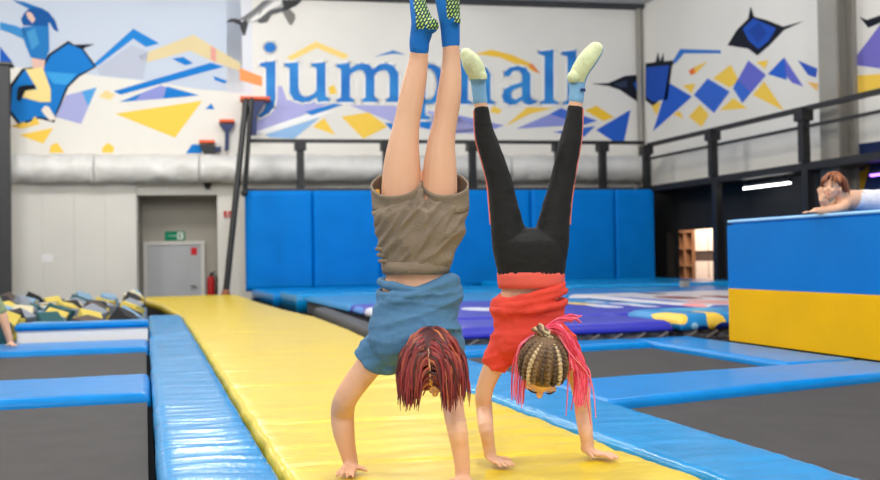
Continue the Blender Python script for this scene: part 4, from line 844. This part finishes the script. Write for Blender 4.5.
limb(bm, LLb + [(479.5, 98, 14, db), (478.5, 88, 13.5, db)], grow=.92); limb(bm, RLb + [(576, 97, 14, db), (576.5, 88, 14, db)], grow=.92)
limb(bm, PVb[::-1][2:] + [(530, 292, 62, db), (529, 306, 62, db), (530, 325, 66, db), (532, 340, 62, db - .02), (535, 347, 42, db - .03)], side=UH, flat=.62, grow=.94, capk=.3)
limb(bm, [(510, 338, 28, db - .02), (502, 350, 25, db), (494, 366, 21, db), (487, 382, 18.5, db), (483.5, 397, 17, db), (484.5, 412, 16.5, db), (486, 428, 15.5, e1), (488.5, 444, 13, e1), (490, 454, 12.5, e1)], capk=.25)
limb(bm, [(556, 338, 28, db - .02), (565, 350, 25, db), (573, 366, 21, db), (579, 384, 18.5, db), (582, 400, 17, db), (583.5, 415, 16.5, db), (585.5, 430, 15, e2), (587, 441, 13, e2), (587.5, 448, 12.5, e2)], capk=.25)
hand(bm, w1 - UP * .008, TOCAM * .8 + UH * .55, UH, .92); hand(bm, w2 - UP * .008, TOCAM * .55 + UH * .9, -UH - VH * .2, .98)
hcB = D(542.5, 366, 3.74); RB = head_R(-UP + TOCAM * .12 - UH * .1, TOCAM * 1 + UP * .1)
tube(bm, [D(532, 342, db - .02), D(536, 350, db - .05), hcB + RB @ Vector((0, -.03, -.05))], [.048, .042, .044], n=14)
head(bm, hcB, RB, 1.12); fuse('body', bm, .0045, M_SKIN, B, 3); face(B, hcB, RB, 1.12)
# leggings with coral side stripes
bm = bmesh.new(); limb(bm, LLb, n=20); limb(bm, RLb, n=20); limb(bm, PVb, side=UH, flat=.74, n=24, capk=.3); fuse('leggings', bm, .005, M_LEG, B, 3, cloth_noise(.002, UH, 12, 40, 1))
for L, sg in ((LLb, -1), (RLb, 1)):
    bm = bmesh.new(); tube(bm, [D(x + sg * w / 2 * 1.0, y, d) for x, y, w, d in L[2:]], [(.0035, .006)] * len(L[2:]), side=UH, n=8); mesh_obj('side_stripe', bm, mat('coral_piping', sr(244, 132, 116), .6), B, True)
# coral waistband and red tee
shell('waistband', [ring_at(D(531, y, db), UP, UH, r, r * .74, 40, .02, 2) for y, r in ((288, .124), (282, .129), (276, .131), (272, .130))], M_CORAL, B, .005)
bm = bmesh.new()
limb(bm, [(528, 300, 70, db), (528, 308, 74, db), (529, 318, 70, db), (530, 332, 72, db - .01), (532, 344, 74, db - .02), (535, 353, 54, db - .03)], side=UH, flat=.74, n=24, capk=.15)
limb(bm, [(512, 336, 36, db - .02), (505, 346, 34, db), (499, 356, 30, db), (493.5, 368, 26, db)], n=18, capk=.15); limb(bm, [(554, 336, 36, db - .02), (562, 346, 34, db), (568, 356, 30, db), (573, 367, 26, db)], n=18, capk=.15)
for i, (x, y0, w0, tl) in enumerate(((528.5, 305, 74, -.1), (528, 298, 73, -.2), (531, 291.5, 68, -.26))):
    rg = ring_at(D(x, y0, db), UP + UH * tl + TOCAM * .14, UH, w0 / 2 * db / F * .97, w0 / 2 * db / F * .75, 24, .07, i + 3); tube(bm, rg + [rg[0]], [.014] * 25, n=8, k=2)
fuse('t_shirt', bm, .005, M_RED, B, 3, tee_folds(.008, 9))
# socks
for L, heel, sd, lim, thr in (([(480.2, 101, 14.8, db), (479.2, 92, 14.6, db), (478.3, 82, 15.6, db), (476, 72, 18.5, db - .02), (471, 62, 18.5, db - .03), (466.5, 55, 13, db - .03)], (481, 77, 6), TOCAM + UP * .25, 79, .05), ([(576, 99.5, 15.2, db), (577, 90, 15.6, db), (577.5, 80, 17.5, db), (581, 70, 18, db - .02), (588.5, 59, 18.5, db - .03), (595.5, 50, 15.5, db - .03)], (573.5, 77, 6), TOCAM * .8 - UH * .6 + UP * .15, 82, .0)):
    bm = bmesh.new(); limb(bm, L, n=20); ellipsoid(bm, D(heel[0], heel[1], db - .03), Matrix.Identity(3), [heel[2] * db / F] * 3); so = fuse('sock', bm, .004, M_SOCKB, B, 3); sole('sole_grip', so, sd, thr, lambda p, lim=lim: py_of(p) < lim, M_SOLEB)
bm = bmesh.new(); p = D(583, 90, db - .03); box(bm, p, (.02, .006, .012), bev=.002); mesh_obj('sock_emblem', bm, mat('navy_print', sr(20, 40, 100), .7), B)
# braided hair: rows running from the hairline to a tuft, with pink ribbons
cHb = hcB + RB @ Vector((0, -.012, .024)); eb = Vector((.079, .096, .09)) * 1.12
bm = bmesh.new(); ellipsoid(bm, cHb + RB @ Vector((0, -.010, .004)), RB, eb * .985, 26, 18); cap_ = mesh_obj('hair', bm, mat('brown_scalp_hair', sr(122, 92, 60), .6, 60, .35), B, True)
pole = Vector((-.04, -.82, .55)).normalized(); q1 = pole.orthogonal().normalized(); q2 = pole.cross(q1)
M_BR = [mat('ash_brown_braid', sr(132, 104, 74), .5, 70, .4), mat('blond_braid', sr(214, 190, 150), .5, 70, .25), mat('dark_brown_braid', sr(84, 62, 44), .5, 70, .4)]
for r in range(22):
    phi = 2 * math.pi * r / 22; pts = []; rad = []
    for s_ in range(40):
        th = math.radians(8 + 108 * s_ / 39 - (0)); ph2 = phi + .05 * math.sin(s_ * 1.9)
        nl = pole * math.cos(th) + (q1 * math.cos(ph2) + q2 * math.sin(ph2)) * math.sin(th)
        if nl.y > .72 or (nl.z < -.25 and nl.y > -.1): break
        pts.append(cHb + RB @ Vector((nl.x * eb.x, nl.y * eb.y, nl.z * eb.z))); rad.append((.0075 if s_ % 3 else .0045) * (1.1 if s_ > 4 else .8))
    if len(pts) > 5:
        bm = bmesh.new(); tube(bm, pts, rad, n=7, k=2); mesh_obj('braid', bm, M_BR[1] if r % 5 == 1 else M_BR[(r % 2) * 2], cap_, True)
tuft = cHb + RB @ Vector((pole.x * eb.x, pole.y * eb.y, pole.z * eb.z))
for r in range(9):
    a = tuft + UH * rh.uniform(-.015, .015); b = D(540 + (r - 4) * 1.8, 324 + abs(r - 4) * 1.2, 3.70); bm = bmesh.new(); tube(bm, [a.lerp(b, t) + UH * .004 * math.sin(t * 12 + r) + TOCAM * .012 * math.sin(t * 3) for t in [j / 8 for j in range(9)]], [.006 if j % 2 else .0045 for j in range(9)], n=6, k=2); mesh_obj('braid', bm, M_BR[r % 3], cap_, True)
M_PINK = attr_mat('pink_ribbon', [(0, sr(206, 38, 66)), (.5, sr(240, 72, 108)), (1, sr(255, 140, 160))], .45); paths = []; rp = random.Random(9)
def J(x, y, d, j): return D(x + rp.gauss(0, j), y + rp.gauss(0, j), d + rp.gauss(0, .006))
for i in range(46):      # bundle falling on the right of the head
    x2 = rp.uniform(572, 582); xe = rp.uniform(574, 600); ye = rp.uniform(380, 408); paths.append(([J(546, 329, 3.70, 1.2), J(558, 328, 3.69, 2), J(569 + rp.uniform(-2, 4), 342, 3.69, 2), J(x2, 362, 3.70, 2), D((x2 + xe) / 2, 375, 3.71), D(xe * .4 + x2 * .6, ye, 3.71)], [.003, .0042, .0042, .004, .0035, .0022], rp.random()))
for i in range(12):      # strands thrown out sideways over the airbag
    paths.append(([J(546, 328, 3.70, 1), J(558, 321 + rp.uniform(-2, 2), 3.71, 1), J(572, 318 + rp.uniform(-3, 3), 3.72, 1), D(rp.uniform(570, 582), 319 + rp.uniform(-4, 5), 3.73)], [.003, .0036, .003, .0018], rp.uniform(.5, 1)))
for i in range(8):       # bundle on the left
    x = 512 + i * 1.6; paths.append(([J(535, 334, 3.72, 1), J(521, 346, 3.72, 1), J(x + 3, 362, 3.73, .6), J(x + 1, 385, 3.74, .8), D(x, rp.uniform(396, 409), 3.74)], [.003, .0036, .0036, .0034, .002], rp.random()))
for i in range(5):       # longest loose ends on the right
    x = 566 + i * 5; paths.append(([J(560, 332, 3.69, 1), J(570, 352, 3.69, 1), J(x + 4, 380, 3.71, 1), D(x + (10 if i > 2 else 0), rp.uniform(404, 426), 3.72)], [.003, .0034, .003, .0018], rp.random()))
strands('hair_ribbons', paths, M_PINK, B, n=5, k=4); rebase(B)

# ---------------------------------------------------------------- girl resting on the foam block
Cc = thing('person', 'girl with auburn hair lying on foam block, chin on hand', 'person')
dc = PX(830, 212, 4.97).y; gc = 7.62
bm = bmesh.new()
top = lambda x, y, d: D(x, y, d)
limb(bm, [(848, 200, 20, 7.75), (860, 200, 20, 7.85), (876, 201, 21, 7.95), (895, 200, 21, 8.05), (915, 200, 24, 8.15), (935, 201, 22, 8.25)], side=UP, flat=1.0)
limb(bm, [(922, 203, 17, 8.2), (955, 203, 15, 8.4), (985, 203, 12, 8.5), (1015, 202, 9, 8.6)]); limb(bm, [(930, 205, 17, 8.0), (962, 204, 15, 8.15), (990, 204, 12, 8.3), (1020, 203, 9, 8.4)])
limb(bm, [(846, 199, 14, 7.72), (843, 205, 13, 7.66), (840, 207.5, 10, 7.64), (833, 209.5, 9, 7.62), (824, 210.5, 8, 7.61), (815, 211, 6.5, 7.61)])     # forearm along the edge
limb(bm, [(843, 200, 13, 7.85), (836, 205, 11, 7.77), (829, 208.5, 9.5, 7.72), (825, 204, 8.5, 7.64), (823, 200.5, 7, 7.58), (822, 198.5, 6, 7.58)])     # propped forearm
hand(bm, D(815, 211.5, 7.61), -UH * 1 + TOCAM * .2, TOCAM, .85, nrm=UP); hand(bm, D(821.5, 199.5, 7.57), UP * .85 - UH * .1, UH * .5 + TOCAM * .6, .75, nrm=-UH * .8 + TOCAM * .3, curl=-.3)
hcC = D(832.5, 187.5, 7.66); RC = head_R(-UH * .75 + TOCAM * .75 - UP * .12, UP + UH * .12); limb(bm, [(847, 200, 12, 7.74), (842, 197, 11, 7.70), (837, 193, 11, 7.68)]); head(bm, hcC, RC, .87)
fuse('body', bm, .006, M_SKIN, Cc, 2); face(Cc, hcC, RC, .87)
bm = bmesh.new(); limb(bm, [(852, 200.5, 19, 7.77), (862, 200.5, 22, 7.86), (876, 201, 23, 7.95), (895, 200, 23, 8.05), (908, 200.5, 25, 8.12)], side=UP, capk=.3); fuse('tank_top', bm, .01, mat('white_jersey', sr(226, 224, 230), .85), Cc, 2, cloth_noise(.005, UP, 8, 20))
bm = bmesh.new(); limb(bm, [(905, 200, 26, 8.12), (920, 200.5, 26, 8.18), (935, 201, 24, 8.24)], side=UP); limb(bm, [(925, 203, 19, 8.2), (958, 203, 16, 8.4)]); limb(bm, [(932, 205, 19, 8.02), (962, 204, 16, 8.15)]); fuse('shorts', bm, .01, M_LEG, Cc, 2)
cHc = hcC + RC @ Vector((0, -.014, .028)); ec = Vector((.083, .1, .094)) * .9; paths = []; inv = RC.transposed()
for i in range(170):
    a = rh.uniform(0, 2 * math.pi); e0 = rh.uniform(.05, 1.0); nl = Vector((math.sin(e0) * math.cos(a), math.sin(e0) * math.sin(a), math.cos(e0))); p = cHc + RC @ Vector((nl.x * ec.x, nl.y * ec.y, nl.z * ec.z)); d = (RC @ Vector((nl.x, nl.y * .5 - .1, .1))).normalized(); pts = [p]; frontal = nl.y > .25 and abs(nl.x) < .55
    for q in range(6 if frontal else 11):
        d = (d * .7 + g * .38 + RC @ Vector((.0, -.10 if not frontal else .05, 0))).normalized(); p = p + d * .0125; l = inv @ (p - cHc); e = math.sqrt((l.x / ec.x) ** 2 + (l.y / ec.y) ** 2 + (l.z / ec.z) ** 2); lim = 1 + .09 * ((i * 37) % 10) / 10
        if e < lim: p = cHc + RC @ (l * (lim / e))
        l = inv @ (p - cHc)
        if l.y > .055 and l.z < .0: break
        pts.append(p)
    if len(pts) > 3: paths.append((pts, [.008 * (1 - .7 * (j / len(pts)) ** 2) for j in range(len(pts))], min(1, max(0, rh.gauss(.5, .25)))))
hs = strands('hair', paths, attr_mat('auburn_hair', [(0, sr(92, 48, 26)), (.5, sr(146, 82, 46)), (1, sr(186, 118, 70))], .45), Cc, k=2)
bm = bmesh.new(); ellipsoid(bm, cHc + RC @ Vector((0, -.014, .002)), RC, ec * .98, 20, 14); mesh_obj('hair_cap', bm, mat('auburn_scalp', sr(112, 60, 34), .6, 40, .3), hs, True); rebase(Cc)

# ---------------------------------------------------------------- child leaning at the left edge
Dd = thing('person', 'child in green tee leaning on one arm by the foam pit', 'person')
dd = 9.62; bm = bmesh.new(); hw = G(10.5, 344, .03)
limb(bm, [(-14, 288, 10, dd), (-6, 299, 9.5, dd), (1, 310, 9, dd), (4, 320, 9, dd), (7, 331, 8, dd), (10, 341, 6.5, dd), (10.5, 344, 6, dd)]); hand(bm, hw, UH * .6 + TOCAM * .6, TOCAM, .95)
limb(bm, [(-24, 328, 26, dd), (-24, 320, 26, dd), (-23, 308, 26, dd), (-22, 292, 28, dd), (-21, 284, 18, dd), (-21, 276, 10, dd)], side=UH, flat=.7, capk=.3)
limb(bm, [(-32, 288, 10, dd), (-38, 305, 9, dd), (-40, 320, 8, dd), (-36, 332, 6.5, dd - .15)]); hand(bm, D(-36, 333, dd - .15), TOCAM, UH, .9)
for x in (-19, -29): limb(bm, [(x, 328, 15, dd), (x + 1, 333, 14, 9.1), (x + 1, 338, 12, 8.52), (x, 349, 10, 8.40), (x, 357, 8, 8.38), (x, 359, 7, 8.2)])
hcD = D(-21, 262, dd); RD = head_R(TOCAM + UH * .3, UP); head(bm, hcD, RD, 1.05); fuse('body', bm, .008, M_SKIN, Dd, 2); face(Dd, hcD, RD, 1.05)
bm = bmesh.new(); limb(bm, [(-24, 325, 29, dd), (-24, 318, 29, dd), (-23, 305, 29, dd), (-22, 291, 30, dd), (-21, 284, 18, dd)], side=UH, flat=.75); limb(bm, [(-14, 288, 13, dd), (-6, 299, 12.5, dd), (1, 311, 11.5, dd)]); limb(bm, [(-31, 288, 13, dd), (-37, 303, 12, dd)]); fuse('t_shirt', bm, .01, mat('olive_green_jersey', sr(136, 150, 112), .85), Dd, 2, cloth_noise(.005, UP, 8, 20))
bm = bmesh.new(); limb(bm, [(-24, 330, 29, dd), (-24, 326, 30, dd), (-24, 321, 29, dd)], side=UH, flat=.75, capk=.3)
for x in (-19, -29): limb(bm, [(x, 328, 17, dd), (x + 1, 332.5, 16, 9.12), (x + 1, 334.5, 14.5, 8.9)], capk=.3)
fuse('shorts', bm, .01, M_LEG, Dd, 2); bm = bmesh.new(); ellipsoid(bm, hcD + RD @ Vector((0, -.02, .035)), RD, (.084, .094, .088), 20, 14); mesh_obj('hair', bm, mat('brown_hair', sr(92, 66, 46), .5, 50, .4), Dd, True); rebase(Dd)
